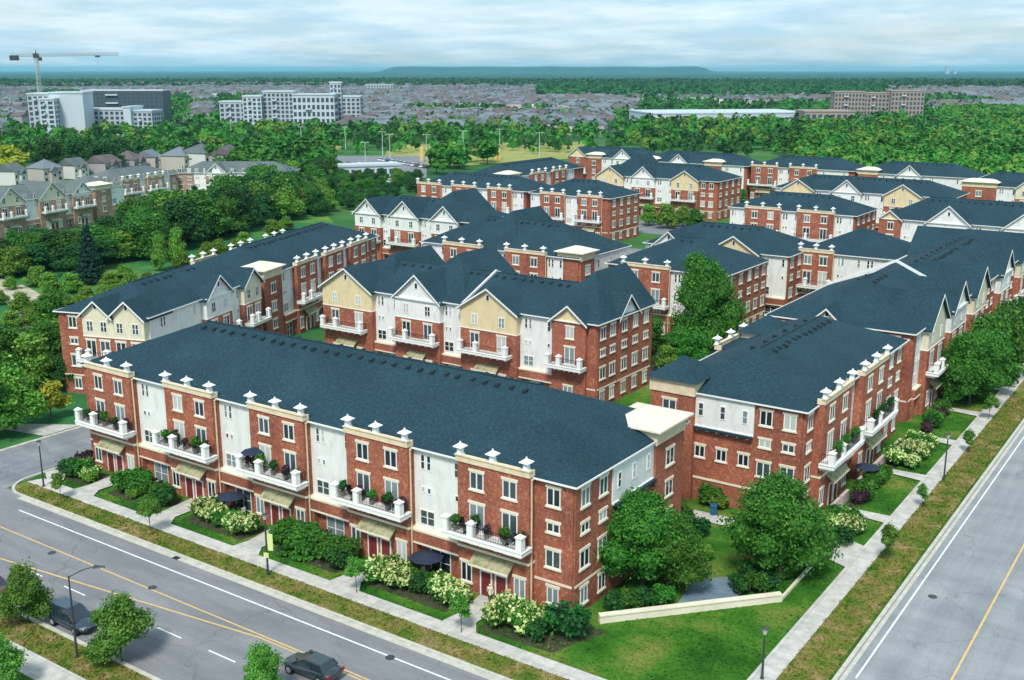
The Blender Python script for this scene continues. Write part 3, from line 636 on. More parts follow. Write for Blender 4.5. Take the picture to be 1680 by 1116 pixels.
# E, F
Eb = Row('row_house_block', (-126.0, 153.6), 0, 33.5, 17, 'brick block with six urns along its parapet, straight behind the gabled middle block', slope=.5)
Eb.facade('front', [('W', 5.4), ('P', 8.4), ('W', 5.3), ('P', 8.2), ('W', 3.2), ('B0', 3)]); Eb.facade('right', [('T', 4.4), ('Ew', 12)])
Eb.roof(); Eb.cross(14, 13, 17.0, y_in=9); Eb.done()
Fb = Row('row_house_block', (-86.5, 153.2), 0, 20.5, 17, 'brick block with three urns behind the tall leafy tree of the courtyard', slope=.45)
Fb.facade('front', [('B0', 3), ('P', 8.4), ('W', 5), ('B', 4)]); Fb.facade('right', [('B', 8), ('B', 9)]); Fb.roof(); Fb.done()
F2 = Row('row_house_block', (-91.5, 176.0), 0, 27, 15, 'blue roofed block with a white and a yellow gable, behind the courtyard tree', slope=.45)
F2.facade('front', [('W', 2), ('GW', 6), ('W', 5), ('GY', 9), ('W', 5)]); F2.facade('right', [('B', 7), ('B', 8)]); F2.roof(); F2.done()
# G: street-side block on the right, H and I beyond it
G = Row('row_house_block', (-32.0, 94.3), 90, 33, 15.2, 'brick block with white urns facing the right-hand avenue, nearest to its corner lawn')
G.facade('front', [('B', 2.5), ('P', 8.5), ('W', 3.6), ('P', 8.5), ('B', 9.5)])
G.facade('left', [('-', 4.0), ('Ew', 6.4), ('B', 4.7)])
G.facade('back', [('W', 8), ('P', 8), ('W', 6), ('B', 8)], 1)
G.roof()
for b_ in G.w.values(): b_.T = None
# corner turret of block G, blue pyramid roof
t0, t1, v0, v1 = 22.5, 27.5, 11.5, 15.9
G.w['cream'].box(t0, t1, v0, v1, 9, 12.2); G.w['roof'].solid([(t0 - .5, v0 - .5, 12.2), (t1 + .5, v0 - .5, 12.2), (t1 + .5, v1 + .5, 12.2), (t0 - .5, v1 + .5, 12.2), ((t0 + t1) / 2, (v0 + v1) / 2, 14.0)], [(0, 1, 4), (1, 2, 4), (2, 3, 4), (3, 0, 4), (3, 2, 1, 0)]); G.flush()
t0, t1, v0, v1 = 0.2 - 1.0, 4.4, 10.9, 15.6
G.w['brick'].box(t0, t1, v0, v1, 0, 10.9); G.w['stucco'].box(t0 - .12, t1 + .1, v0 - .12, v1 + .12, 10.9, 12.3)
G.w['roof'].solid([(t0 - .5, v0 - .5, 12.3), (t1 + .5, v0 - .5, 12.3), (t1 + .5, v1 + .5, 12.3), (t0 - .5, v1 + .5, 12.3), ((t0 + t1) / 2, (v0 + v1) / 2, 14.2)], [(0, 1, 4), (1, 2, 4), (2, 3, 4), (3, 0, 4), (3, 2, 1, 0)])
G.set('left'); G.win(1.7, 8.6, 1.5, 1.6, 'brick', .8); G.win(1.7, 5.6, 1.4, 1.3, 'brick', .8)
G.done()
Hb = Row('row_house_block', (-32.0, 131.2), 90, 24.5, 18, 'brick block with two cream gables facing the avenue, behind the urn-topped one', slope=.46)
Hb.facade('front', [('B0', 1.5), ('W', 2.5), ('GC', 8.3), ('W', 3.2), ('GW', 8)]); Hb.facade('left', [('B', 6), ('B', 12)]);
Hb.set('left'); Hb.gable(5.5, 9.5, .2, 'cream', slope=.9); Hb.roof(); Hb.rake(23.9, .4); Hb.done()
Ib = Row('row_house_block', (-32.0, 157.0), 90, 47, 15.5, 'long brick block with a cream gable over the avenue trees, farther along the avenue', slope=.42)
Ib.facade('front', [('W', 3), ('GC', 8), ('W', 4), ('B', 6), ('GW', 8), ('W', 4), ('B', 4), ('GC', 9)]); Ib.facade('left', [('B', 7), ('B', 8)]); Ib.roof(); Ib.cross(38, 12, 15.6); Ib.done()
I2 = Row('row_house_block', (-64.8, 183.0), 0, 16, 17, 'short brick block with two urns, joined to the left of the long avenue block')
I2.facade('front', [('P', 6.0), ('W', 5), ('W', 5)]); I2.roof(); I2.done()
# K, J
Kb = Row('row_house_block', (-100.5, 234.8), 0, 29, 15, 'brick block with six small urns in front of a cream-gabled row')
Kb.facade('front', [('W', 4), ('P', 8.3), ('W', 4), ('P', 8.3), ('W', 4)]); Kb.facade('right', [('B', 15)]); Kb.roof(); Kb.done()
Jb = Row('row_house_block', (-66.3, 235.0), 0, 45, 16, 'long white-walled block with white gables near the right edge', slope=.5)
Jb.facade('front', [('GB', 4.6), ('W', 5.4), ('GW', 8.5), ('W', 6.5), ('GW', 8.5), ('W', 6)]); Jb.facade('left', [('B', 16)]); Jb.roof(); Jb.done()
# L, M, N, P, Q, T, R
Lb = Row('row_house_block', (-155.0, 233.0), 0, 23.4, 15.5, 'brick block with two parapet bays and a bare brick end wall, centre of the complex')
Lb.facade('front', [('W', 3.5), ('P', 7.2), ('W', 4), ('P', 6.8), ('B0', 1.6)]); Lb.facade('right', [('B', 15)]); Lb.roof(); Lb.done()
Mb = Row('row_house_block', (-193.5, 234.5), 0, 36, 14, 'brick and white block with small parapets at the left of the middle distance')
Mb.facade('front', [('P', 8.2), ('W', 4), ('P', 8), ('W', 4), ('P', 7.5), ('W', 3.5)]); Mb.roof(); Mb.done()
Nb = Row('row_house_block', (-183.0, 262.0), 90, 44, 15, 'end-on brick block with a pale square tower, behind the left middle row')
Nb.facade('front', [('T', 6), ('W', 6), ('P', 8), ('W', 4), ('P', 8), ('W', 6)]); Nb.roof(); Nb.done()
Nc = Row('row_house_block', (-212.0, 344.0), 0, 34, 15, 'far block with a red gable and pale towers beside the hay field')
Nc.facade('front', [('GB', 8), ('T', 6), ('W', 5), ('GW', 8), ('W', 6)]); Nc.roof(); Nc.done()
Pb = Row('row_house_block', (-166.0, 286.5), 0, 39, 17, 'block with a wide yellow gable over its balconies and a brick end wall')
Pb.facade('front', [('GY', 9), ('W', 3), ('GW', 7.5), ('W', 5.5), ('GY', 8.5), ('B', 5)]); Pb.facade('right', [('B', 17)]); Pb.roof(); Pb.cross(8, 12, 17); Pb.done()
Qb = Row('row_house_block', (-108.0, 281.5), 0, 46, 15, 'block with two yellow gables and a white one between them, behind the urn rows')
Qb.facade('front', [('W', 2.5), ('GY', 8.5), ('W', 5), ('GW', 7.5), ('W', 6), ('GY', 9), ('W', 5)]); Qb.roof(); Qb.done()
Tb = Row('row_house_block', (-68.0, 318.0), 0, 42, 15, 'far right block with a pale-roofed brick tower')
Tb.facade('front', [('T', 9), ('W', 5), ('GC', 8), ('W', 5), ('GW', 8), ('W', 5)]); Tb.roof(); Tb.done()
Rb = Row('row_house_block', (-180.0, 339.0), 0, 40, 15, 'rearmost left block with a white gable and pale hipped towers')
Rb.facade('front', [('T', 7), ('W', 5), ('GW', 7), ('W', 6), ('T', 6), ('W', 8)]); Rb.roof(); Rb.done()
Rc = Row('row_house_block', (-139.0, 341.0), 0, 34, 15, 'rearmost middle block with small urns in front of the woods')
Rc.facade('front', [('P', 9), ('W', 4), ('P', 9), ('W', 10)]); Rc.roof(); Rc.done()
Rd = Row('row_house_block', (-103.0, 338.0), 0, 34, 15, 'rearmost right block with a pale tower and a white gable')
Rd.facade('front', [('T', 6), ('W', 6), ('GW', 7), ('W', 12)]); Rd.roof(); Rd.done()
# terraces across the ravine, grey roofs
for (x, y, rz, L, lab, bays) in ((-256, 124, 103, 59, 'grey roofed terrace with cream gables at the left edge, beyond the ravine trees', [('GC', 9), ('W', 4), ('GW', 7), ('W', 6), ('GC', 9), ('W', 5), ('GC', 9), ('W', 3), ('GW', 7)]),
                                (-272, 185, 107, 13, 'grey roofed terrace with a cream stair tower, beyond the ravine trees', [('T', 7), ('W', 6)]),
                                (-284, 200, 105, 31, 'grey roofed terrace with small parapets, beyond the ravine trees', [('W', 3), ('P', 8), ('W', 4), ('P', 8), ('W', 4), ('B', 4)]),
                                (-294, 231, 36, 38, 'blue grey roofed terrace with white gables, beyond the ravine trees', [('B', 6), ('W', 4), ('GW', 7), ('W', 6), ('GW', 7)])):
    r_ = Row('terrace_block', (x, y), rz, L, 14, lab, brick='pale_brick', roofmat='roof_grey', eave=8.6 if False else 9.2)
    r_.root['group'] = 'terraces beyond the ravine trees'
    r_.facade('front', bays); r_.facade('left', [('B', 13)]); r_.roof(vents=False); r_.done()

#@@VEG
# ------------------------------------------------------------------ vegetation
def leaf_mesh(name, mats, lobes, n_leaf, size, seed, core=True, bloom=0.0, mat_extra=None, droop=0.0):
    """a crown of leaf-sized faces spread over and through overlapping lobes. lobes: (x,y,z,rx,ry,rz)"""
    r = np.random.RandomState(seed); L = np.array(lobes, float)
    area = (L[:, 3] * L[:, 5]) ** 1.0; pick = r.choice(len(L), n_leaf, p=area / area.sum())
    d = r.normal(size=(n_leaf, 3)); d /= np.linalg.norm(d, axis=1)[:, None]
    low = d[:, 2] < -0.35; d[low, 2] *= -1
    rad = 1.05 - 0.45 * r.rand(n_leaf) ** 1.7 + 0.17 * r.normal(size=n_leaf)
    P_ = L[pick, :3] + d * L[pick, 3:6] * rad[:, None]
    nrm = d + 0.75 * r.normal(size=(n_leaf, 3)); nrm[:, 2] += 0.35; nrm /= np.linalg.norm(nrm, axis=1)[:, None]
    u = np.cross(nrm, r.normal(size=(n_leaf, 3))); u /= np.linalg.norm(u, axis=1)[:, None]; w = np.cross(nrm, u)
    sz = size * (0.6 + 0.9 * r.rand(n_leaf))[:, None]
    V = np.stack([P_ - u * sz * .6, P_ + w * sz * .45 - nrm * sz * .1, P_ + u * sz * .6, P_ - w * sz * .45 + nrm * sz * .08], 1).reshape(-1, 3)
    F = np.arange(n_leaf * 4).reshape(-1, 4)
    verts = V; nf = len(F); mi = np.zeros(nf, np.int32)
    if bloom: mi[(r.rand(nf) < bloom) & (d[:, 2] > -0.1) & (rad > 0.9)] = 1
    loops = F.ravel(); starts = np.arange(nf) * 4; tot = np.full(nf, 4)
    if core:
        # rough inner mass so that the crown is dense in the middle
        cv, cf = [], []
        for (x, y, z, a, b_, c_) in lobes:
            k = len(cv) ; nu, nv = 8, 5; o0 = len(cv)
            for j in range(nv + 1):
                th = math.pi * j / nv
                for i in range(nu):
                    ph = 2 * math.pi * i / nu; q = 0.62 + 0.16 * r.rand()
                    cv.append((x + a * q * math.sin(th) * math.cos(ph), y + b_ * q * math.sin(th) * math.sin(ph), z + c_ * q * math.cos(th)))
            for j in range(nv):
                for i in range(nu):
                    cf.append((o0 + j * nu + i, o0 + j * nu + (i + 1) % nu, o0 + (j + 1) * nu + (i + 1) % nu, o0 + (j + 1) * nu + i))
        b0 = len(verts); verts = np.vstack([verts, np.array(cv)]); cfa = np.array(cf) + b0
        loops = np.concatenate([loops, cfa.ravel()]); starts = np.arange(nf + len(cf)) * 4; tot = np.full(nf + len(cf), 4); mi = np.concatenate([mi, np.zeros(len(cf), np.int32)])
    me = bpy.data.meshes.new(name); me.vertices.add(len(verts)); me.vertices.foreach_set('co', verts.ravel().astype(np.float32))
    me.loops.add(len(loops)); me.loops.foreach_set('vertex_index', loops.astype(np.int32)); me.polygons.add(len(starts)); me.polygons.foreach_set('loop_start', starts.astype(np.int32)); 
    me.materials.append(mats[0])
    if len(mats) > 1: me.materials.append(mats[1])
    me.polygons.foreach_set('material_index', mi); me.update(calc_edges=True); me.validate()
    return me
def crown_lobes(r, h0, h1, rad, n, seed):
    rn = random.Random(seed); L = [(0, 0, (h0 + h1) / 2, rad * .5, rad * .5, (h1 - h0) * .42)]
    for i in range(n):
        a = rn.random() * 6.283; t = rn.random(); z = h0 + (h1 - h0) * (.15 + .72 * t); rr_ = rad * (1.0 - .75 * abs(t - .3) * 1.25) * (.35 + .55 * rn.random())
        q = rad * (.17 + .25 * rn.random()); L.append((math.cos(a) * rr_, math.sin(a) * rr_, z + (rn.random() - .5) * .1 * h1, q * 1.15, q * 1.15, q * (.7 + .5 * rn.random())))
    return L
def trunk_mesh(h, r0, seed, limbs=5, top=0.6):
    rn = random.Random(seed); b = MB(); b.tube((0, 0, -.1), (.05 * h * (rn.random() - .5), 0, h * top), r0, r0 * .55, 7)
    for i in range(limbs):
        a = rn.random() * 6.283; z = h * (.28 + .3 * rn.random()); q = h * (.18 + .12 * rn.random())
        b.tube((0, 0, z), (math.cos(a) * q, math.sin(a) * q, z + q * 1.1), r0 * .42, r0 * .12, 5)
    return b.mesh('trunk', M['bark'])
TREES = {}
def tree_kind(key, matname, h, rad, n_leaf, size, seeds, h0=.22, nl=12, r0=None):
    TREES[key] = [(leaf_mesh('crown', [M[matname]], crown_lobes(None, h * h0, h, rad, nl, sd), n_leaf, size, sd), trunk_mesh(h, r0 or h * .022, sd), h, rad) for sd in seeds]
tree_kind('big', 'leaf', 10, 5.0, 30000, .21, (1, 2, 30), .03, 34, .2)
tree_kind('mid', 'leaf', 9, 3.8, 8000, .30, (3, 4, 5), .06, 20)
tree_kind('dark', 'leaf_dark', 10, 4.3, 6500, .38, (6, 7, 8), .06, 20)
tree_kind('lime', 'leaf_lime', 7, 3.0, 5000, .28, (9, 10), .06, 16)
tree_kind('yellow', 'leaf_yellow', 6, 2.6, 2200, .36, (11,), .12, 12)
tree_kind('young', 'leaf_street', 4.4, 1.3, 2600, .14, (12, 13, 14), .36, 11, .05)
tree_kind('street', 'leaf_street', 5.2, 2.15, 13000, .13, (15, 16), .03, 22, .07)
tree_kind('far', 'leaf', 9, 4.6, 420, 1.15, (17, 18, 19), .05, 9)
tree_kind('fardark', 'leaf_dark', 10, 4.8, 420, 1.2, (20, 21), .05, 9)
tree_kind('farlime', 'leaf_lime', 8, 4.4, 420, 1.1, (24,), .05, 9)
def fir_mesh(seed):
    r = np.random.RandomState(seed); h = 11.0; L = []
    for i in range(11):
        z = 1.0 + i * .92; q = 2.5 * (1 - i / 11.5) + .25
        for k in range(5):
            a = k * 1.257 + i * .7; L.append((math.cos(a) * q * .55, math.sin(a) * q * .55, z, q * .5, q * .5, .55))
    return leaf_mesh('crown', [M['leaf_fir']], L, 4200, .34, seed)
TREES['fir'] = [(fir_mesh(22), trunk_mesh(11, .2, 22, 0, .9), 11, 2.6)]
def tree(kind, x, y, label, h=None, group=None, name='leafy_tree', wide=1.0, cat='tree', trunk=True):
    c_, t_, h0, r0 = random.choice(TREES[kind]); sc = (h or h0) / h0
    o = empty(name, (x, y, 0), random.random() * 6.28); tag(o, label, cat, group)
    inst('crown', c_, o, sc=(sc * wide, sc * wide, sc))
    if trunk: inst('trunk', t_, o, sc=(sc, sc, sc))
    return o
def T_at(kind, px, py, label, h=None, **kw): x, y = at(px, py); return tree(kind, x, y, label, h, **kw)
# single trees near the blocks
tree('big', -38.0, 74.2, 'broad green tree against the brick end wall of the long front block', 8.6, wide=1.08)
tree('big', -35.9, 74.6, 'broad green tree behind the left end of the white retaining wall', 6.9, wide=1.05)
tree('big', -28.9, 81.6, 'tallest broad green tree on the corner lawn, in front of the avenue block end wall', 9.6, wide=.95)
tree('mid', -24.9 - 3.3, 86.2, 'small leafy tree between the corner lawn and the paved plaza', 5.0)
tree('big', -67.0, 147.5, 'tall round leafy tree standing in the courtyard between the brick rows', 15.0, wide=.68)
tree('mid', -70.5, 138.0, 'smaller leafy tree in front of the tall courtyard tree', 7.0)
tree('mid', -63.0, 136.5, 'leafy tree beside the end of the gabled middle block', 6.0)
ORD = ['nearest', 'second', 'third', 'fourth', 'fifth', 'sixth', 'seventh']
for i, (x, y, h, k) in enumerate(((-27.2, 143.5, 9.6, 'big'), (-26.5, 150, 10.0, 'mid'), (-27.0, 158, 9.5, 'mid'), (-26.6, 167, 9, 'mid'), (-27, 176, 9, 'dark'), (-26.8, 187, 9, 'mid'), (-27, 199, 9, 'mid'))):
    tree(k, x, y, '%s dense round tree in the row beside the avenue walk' % ORD[i], h, wide=.98)
T_at('yellow', 85, 690, 'small round yellow-green tree beside the side road', 5.0, name='yellow_tree')
for px, py, h, k in ((25, 705, 8, 'lime'), (-15, 720, 8, 'mid'), (60, 640, 8, 'lime'), (15, 640, 9, 'mid'), (75, 590, 6, 'lime'), (90, 540, 7, 'mid'), (-30, 640, 8, 'dark'), (110, 640, 5, 'dark'), (75, 610, 7, 'mid')):
    T_at(k, px, py, 'bushy green tree in the thicket left of the side road', h, group='trees in the thicket left of the side road', wide=1.1)
# street trees
tree('street', *at(47, 1022), label='rounded young tree at the near kerb, left of the street lamp', h=5.1, wide=1.0)
tree('street', *at(200, 1088), label='bushy young tree at the near kerb, right of the street lamp', h=5.5, wide=1.12)
tree('street', *at(430, 1150), label='young tree whose top shows at the bottom edge, left of the dark car', h=4.6, wide=.8)
tree('street', *at(5, 1135), label='low dark tree at the bottom left corner beside the near walk', h=4.2, wide=1.2)
for (px, py, h, lab) in ((248, 880, 3.9, 'sapling with a rounded crown, at the second front path from the left'), (100, 822, 3.0, 'thin sapling on the verge right of the left lamp post'), (585, 975, 3.2, 'sapling on the verge where the hedge bed ends'),
                         (757, 1040, 3.4, 'sapling on the verge in front of the pale flowering bushes'), (1455, 925, 3.8, 'sapling on the avenue verge beside the paved plaza'), (1512, 835, 2.6, 'low sapling leaning over the avenue walk in front of the square lawn'),
                         (1587, 745, 3.0, 'sapling over the avenue walk near the far lamp post'), (1622, 690, 3.4, 'sapling on the avenue verge beside the large round tree'), (1655, 640, 3.6, 'farthest sapling on the avenue verge')):
    tree('young', *at(px, py), label=lab, h=h, name='sapling')
# ravine belt: dense dark trees
def in_poly(x, y, P):
    c_ = False; j = len(P) - 1
    for i in range(len(P)):
        if (P[i][1] > y) != (P[j][1] > y) and x < (P[j][0] - P[i][0]) * (y - P[i][1]) / (P[j][1] - P[i][1]) + P[i][0]: c_ = not c_
        j = i
    return c_
def scatter(P, step, jit, seed):
    rn = random.Random(seed); xs = [p[0] for p in P]; ys = [p[1] for p in P]; res = []
    y = min(ys)
    while y < max(ys):
        x = min(xs)
        while x < max(xs):
            a, b_ = x + (rn.random() - .5) * jit, y + (rn.random() - .5) * jit
            if in_poly(a, b_, P): res.append((a, b_))
            x += step
        y += step
    return res
belt = [at(-60, 462), at(120, 455), at(235, 430), at(330, 404), at(420, 374), at(500, 358), at(575, 345), at(690, 318), at(690, 292), at(590, 292), at(560, 275), at(490, 300), at(430, 335), at(330, 372), at(230, 392), at(120, 424), at(-60, 435)]
KL = {'dark': 'dark green', 'mid': 'mid green', 'lime': 'pale lime green', 'far': 'mid green', 'fardark': 'dark green', 'farlime': 'pale lime green'}
pts = scatter(belt, 6.0, 4.5, 5)
for i, (x, y) in enumerate(pts[:235]):
    rn = random.random(); k = 'dark' if rn < .5 else 'mid' if rn < .85 else 'lime'
    v_ = Vector((x, y, -CAM_H)); px_ = CX + F_PX * v_.dot(RIGHT) / v_.dot(FWD)
    h_ = (6.2 + 2.5 * random.random()) if px_ < 215 else (8 + 5 * random.random()) if px_ < 480 else (5.5 + 3 * random.random()) if px_ < 540 else (3 + 1.8 * random.random())
    tree(k, x, y, '%s leafy tree in the dense belt of trees along the ravine' % KL[k], h_, group='%s trees of the ravine belt' % KL[k], wide=1.2 if px_ > 215 else 1.5)
for px, py, h in ((150, 466, 12), (142, 448, 9), (325, 395, 14), (305, 400, 12), (380, 385, 10), (262, 425, 9)):
    T_at('fir', px, py, 'pointed dark conifer standing among the leafy ravine trees', h, group='conifers of the ravine belt', name='fir_tree')
T_at('lime', 262, 445, 'pale pointed tree at the foot of the ravine belt', 8, name='leafy_tree', wide=.6); 
T_at('lime', 290, 440, 'slender pale green tree beside the pale pointed one at the ravine', 9, wide=.6)
for px, py in ((215, 480), (190, 490), (170, 500), (240, 470), (140, 500), (110, 510), (60, 540), (90, 560), (300, 440), (340, 425), (400, 405), (450, 385), (330, 440), (120, 480), (150, 520), (20, 475), (60, 470), (0, 500), (40, 515), (85, 480), (100, 530), (20, 545), (75, 520), (50, 570), (110, 560), (95, 580), (10, 590), (55, 605), (205, 465), (180, 475), (360, 420), (385, 412), (470, 378)):
    T_at('lime', px, py, 'low bright green shrub at the edge of the ravine meadow', 2.6 + 1.6 * random.random(), group='shrubs at the ravine meadow edge', name='meadow_shrub', wide=1.5, cat='shrub')
# inner trees of the complex
for px, py, k, h in ((430, 520, 'mid', 3), (1020, 640, 'mid', 3.0), (1040, 630, 'lime', 2.8), (1110, 590, 'mid', 5), (1090, 610, 'lime', 4), (1095, 375, 'lime', 7), (1120, 372, 'lime', 6), (1065, 370, 'lime', 6), (1140, 378, 'mid', 6), (985, 395, 'lime', 5), (1005, 392, 'lime', 5), (895, 372, 'mid', 6), (1330, 470, 'lime', 4), (1215, 338, 'mid', 5), (1270, 325, 'mid', 5), (1620, 332, 'dark', 5), (1600, 330, 'mid', 5), (960, 470, 'lime', 3)):
    T_at(k, px, py, 'small leafy courtyard tree between two brick rows', h, group='small trees in the courtyards', wide=1.2)
# middle distance trees round the field and the left houses
spec = [([at(20, 262), at(560, 300), at(560, 262), at(300, 262), at(100, 268)], 15, 'far'), ([at(690, 292), at(830, 270), at(800, 262), at(690, 270)], 13, 'far'),
        ([at(-20, 280), at(300, 262), at(560, 262), at(560, 250), at(300, 248), at(-20, 262)], 17, 'far'),
        ([at(-20, 258), at(280, 250), at(280, 222), at(-20, 226)], 24, 'fardark'),
        ([at(280, 240), at(640, 240), at(960, 230), at(960, 214), at(640, 216), at(280, 222)], 14, 'far'),
        ([at(1040, 248), at(1280, 250), at(1280, 205), at(1040, 212)], 14, 'fardark'),
        ([at(1280, 262), at(1700, 280), at(1700, 206), at(1400, 214), at(1280, 222)], 11.5, 'far')]
allp = []
for poly, step, k in spec:
    for p in scatter(poly, step, step * .8, int(step * 7)):
        d_ = math.hypot(*p); allp.append((d_, p, k))
carpark = [at(540, 306), at(712, 300), at(706, 252), at(545, 252)]
allp = [q for q in allp if not in_poly(q[1][0], q[1][1], carpark)]
allp.sort()
near_p, far_p = allp[:105], allp[105:]
for d_, (x, y), k in near_p:
    rn = random.random(); kk = k if rn < .7 else ('fardark' if rn < .82 else 'far' if rn < .9 else 'farlime')
    tree(kk, x, y, '%s bushy tree in the wooded belt beyond the complex' % KL[kk], 7 + 5 * random.random(), group='%s trees of the wooded belt beyond the complex' % KL[kk], wide=1.25)
def far_trees(name, pts, h, label, mats=('leaf', 'leaf_dark', 'leaf_lime'), leaf=60, size=2.6, rad=4.5):
    """many distant crowns in one mesh, each a cluster of leaf faces round a low core"""
    for q, mt_ in enumerate(mats):
        sub = pts[q::len(mats)]
        if not sub: continue
        P0 = np.array(sub); n_ = len(P0); r = np.random.RandomState(q + n_)
        d = r.normal(size=(n_, leaf, 3)); d /= np.linalg.norm(d, axis=2)[..., None]; d[..., 2] = np.abs(d[..., 2]) * .95 + .02
        hs = h * (.65 + .6 * r.rand(n_))[:, None]; c_ = np.zeros((n_, leaf, 3)); c_[..., 0] = P0[:, 0:1] + d[..., 0] * rad * (.6 + .5 * r.rand(n_, leaf)); c_[..., 1] = P0[:, 1:2] + d[..., 1] * rad * (.6 + .5 * r.rand(n_, leaf))
        c_[..., 2] = hs * (.25 + .72 * d[..., 2])
        c_ = c_.reshape(-1, 3); dd = d.reshape(-1, 3) + .5 * r.normal(size=(n_ * leaf, 3)); dd /= np.linalg.norm(dd, axis=1)[:, None]
        u = np.cross(dd, r.normal(size=dd.shape)); u /= np.linalg.norm(u, axis=1)[:, None]; w = np.cross(dd, u); sz = size * (.5 + .7 * r.rand(len(dd)))[:, None]
        V = np.stack([c_ - u * sz * .5, c_ + w * sz * .5, c_ + u * sz * .5, c_ - w * sz * .5], 1).reshape(-1, 3)
        me = bpy.data.meshes.new(name); me.vertices.add(len(V)); me.vertices.foreach_set('co', V.ravel().astype(np.float32)); k = len(V) // 4
        me.loops.add(len(V)); me.loops.foreach_set('vertex_index', np.arange(len(V), dtype=np.int32)); me.polygons.add(k); me.polygons.foreach_set('loop_start', np.arange(k, dtype=np.int32) * 4)
        me.materials.append(M[mt_]); me.update(calc_edges=True)
        o = inst(name, me); tag(o, label, 'woodland', kind='stuff')
random.shuffle(far_p)
far_trees('woodland', [p for _, p, _ in far_p], 9.5, 'distant woodland belt beyond the complex seen as one mass of crowns')
def polar(n_, d0, d1, seed, x0=-60, x1=1740, keep=None):
    """random ground points inside the view sector between two distances"""
    rn = random.Random(seed); res = []
    while len(res) < n_:
        px = x0 + (x1 - x0) * rn.random(); d_ = math.sqrt(d0 * d0 + (d1 * d1 - d0 * d0) * rn.random())
        v = RIGHT * (px - CX) + FWD * F_PX; v.z = 0; v.normalize(); p = (v.x * d_, v.y * d_)
        if keep is None or keep(p, px): res.append(p)
    return res
far_trees('town_trees', polar(9500, 560, 2300, 31), 8, 'distant street and garden trees scattered between the houses', leaf=14, size=4.2, rad=4.4, mats=('leaf_dark', 'leaf'))
far_trees('woodland', polar(5200, 420, 1250, 39, 1290, 1740, keep=lambda p, px: p[1] > 330 and (px > 1510 or math.hypot(*p) < 700)), 8, 'bright green young woodland at the right beyond the last row', mats=('leaf', 'leaf_lime', 'leaf'), leaf=40, size=2.4, rad=4)
# woods beyond the town: canopy relief made of crowns
far_trees('forest', polar(5200, 1500, 2700, 33, 880, 1420), 12, 'dark far forest right of the middle', mats=('leaf_dark',), leaf=12, size=8, rad=7)
far_trees('forest', polar(5200, 2350, 4200, 34), 12, 'dark far forest beyond the town', mats=('leaf_dark',), leaf=8, size=12, rad=10)
# the long low escarpment on the horizon
b = MB(); rn = random.Random(3); prof = []
for i in range(121):
    t_ = i / 120; px = 560 + t_ * 700; edge = min(1, max(0, (px - 622) / 40)) * min(1, max(0, (1165 - px) / 40)); edge = edge * edge * (3 - 2 * edge)
    prof.append((px, 1 + (80 + 4 * math.sin(i * .35) + 4 * rn.random()) * edge))
for (pa, ha), (pb, hb) in zip(prof[:-1], prof[1:]):
    A0, B0 = [Vector(((RIGHT * (p - CX) + FWD * F_PX).x, (RIGHT * (p - CX) + FWD * F_PX).y, 0)).normalized() for p in (pa, pb)]
    for (d0, f0, d1, f1) in ((13500, 0, 14600, 1), (14600, 1, 17500, 1), (17500, 1, 18500, 0)):
        b.face([tuple(A0 * d0 + Vector((0, 0, ha * f0))), tuple(B0 * d0 + Vector((0, 0, hb * f0))), tuple(B0 * d1 + Vector((0, 0, hb * f1))), tuple(A0 * d1 + Vector((0, 0, ha * f1)))])
mt = mat('escarpment_woods', (0.02, 0.07, 0.05), 0.95, 0.1); noise_mix(mt, [(0.012, 0.05, 0.04), (0.03, 0.09, 0.055)], 0.002, 6)
tag(b.build('hills', mt), kind='structure')

# ------------------------------------------------------------------ town in the distance
def house_meshes(w, d, h, hip, seed):
    a = MB(); a.box(-w / 2, w / 2, -d / 2, d / 2, 0, h)
    a.box(-w * .22, w * .12, -d / 2 - 1.5, -d / 2 - .001, 0, h * .8)
    r = MB(); o = .4; e = h; rh = d * .32; k = (d / 2 if hip else 0)
    r.solid([(-w / 2 - o, -d / 2 - o, e), (w / 2 + o, -d / 2 - o, e), (w / 2 + o, d / 2 + o, e), (-w / 2 - o, d / 2 + o, e), (-w / 2 - o + k, 0, e + rh), (w / 2 + o - k, 0, e + rh)],
            [(0, 1, 5, 4), (2, 3, 4, 5), (1, 2, 5), (3, 0, 4), (3, 2, 1, 0)])
    # front gable
    x0, x1 = -w * .28, w * .18; r.solid([(x0, -d / 2 - 2, h * .8), (x1, -d / 2 - 2, h * .8), ((x0 + x1) / 2, -d / 2 - 2, h * .8 + w * .2), (x0, 0, h * .8), (x1, 0, h * .8), ((x0 + x1) / 2, 0, h * .8 + w * .2)],
            [(0, 1, 2), (5, 4, 3), (0, 2, 5, 3), (1, 4, 5, 2), (0, 3, 4, 1)])
    g_ = MB()
    for (x, z) in ((-w * .38, h * .62), (w * .32, h * .62), (-w * .05, h * .5), (w * .32, h * .2), (-w * .38, h * .2)):
        yy = -d / 2 - (1.5 if -w * .22 < x < w * .12 else 0); g_.box(x - .5, x + .5, yy - .05, yy - .001, z - .6, z + .6)
    return a, r, g_
wallm = [mat('pale_house_wall', (0.60, 0.60, 0.57), .8), mat('tan_house_wall', (0.46, 0.42, 0.38), .8), mat('mauve_house_wall', (0.34, 0.32, 0.34), .8)]
hroof = [M['roof_grey'], M['roof_brown'], mat('slate_house_roof', (0.16, 0.19, 0.22), .85)]
HM = []
for i in range(6):
    a, r_, g_ = house_meshes(9 + i % 3 * 1.5, 10 + i % 2 * 2, 6.2, i % 2, i)
    HM.append((a.mesh('wall', wallm[i % 3]), r_.mesh('roof', hroof[(i * 2) % 3]), g_.mesh('windows', M['dark']), a, r_))
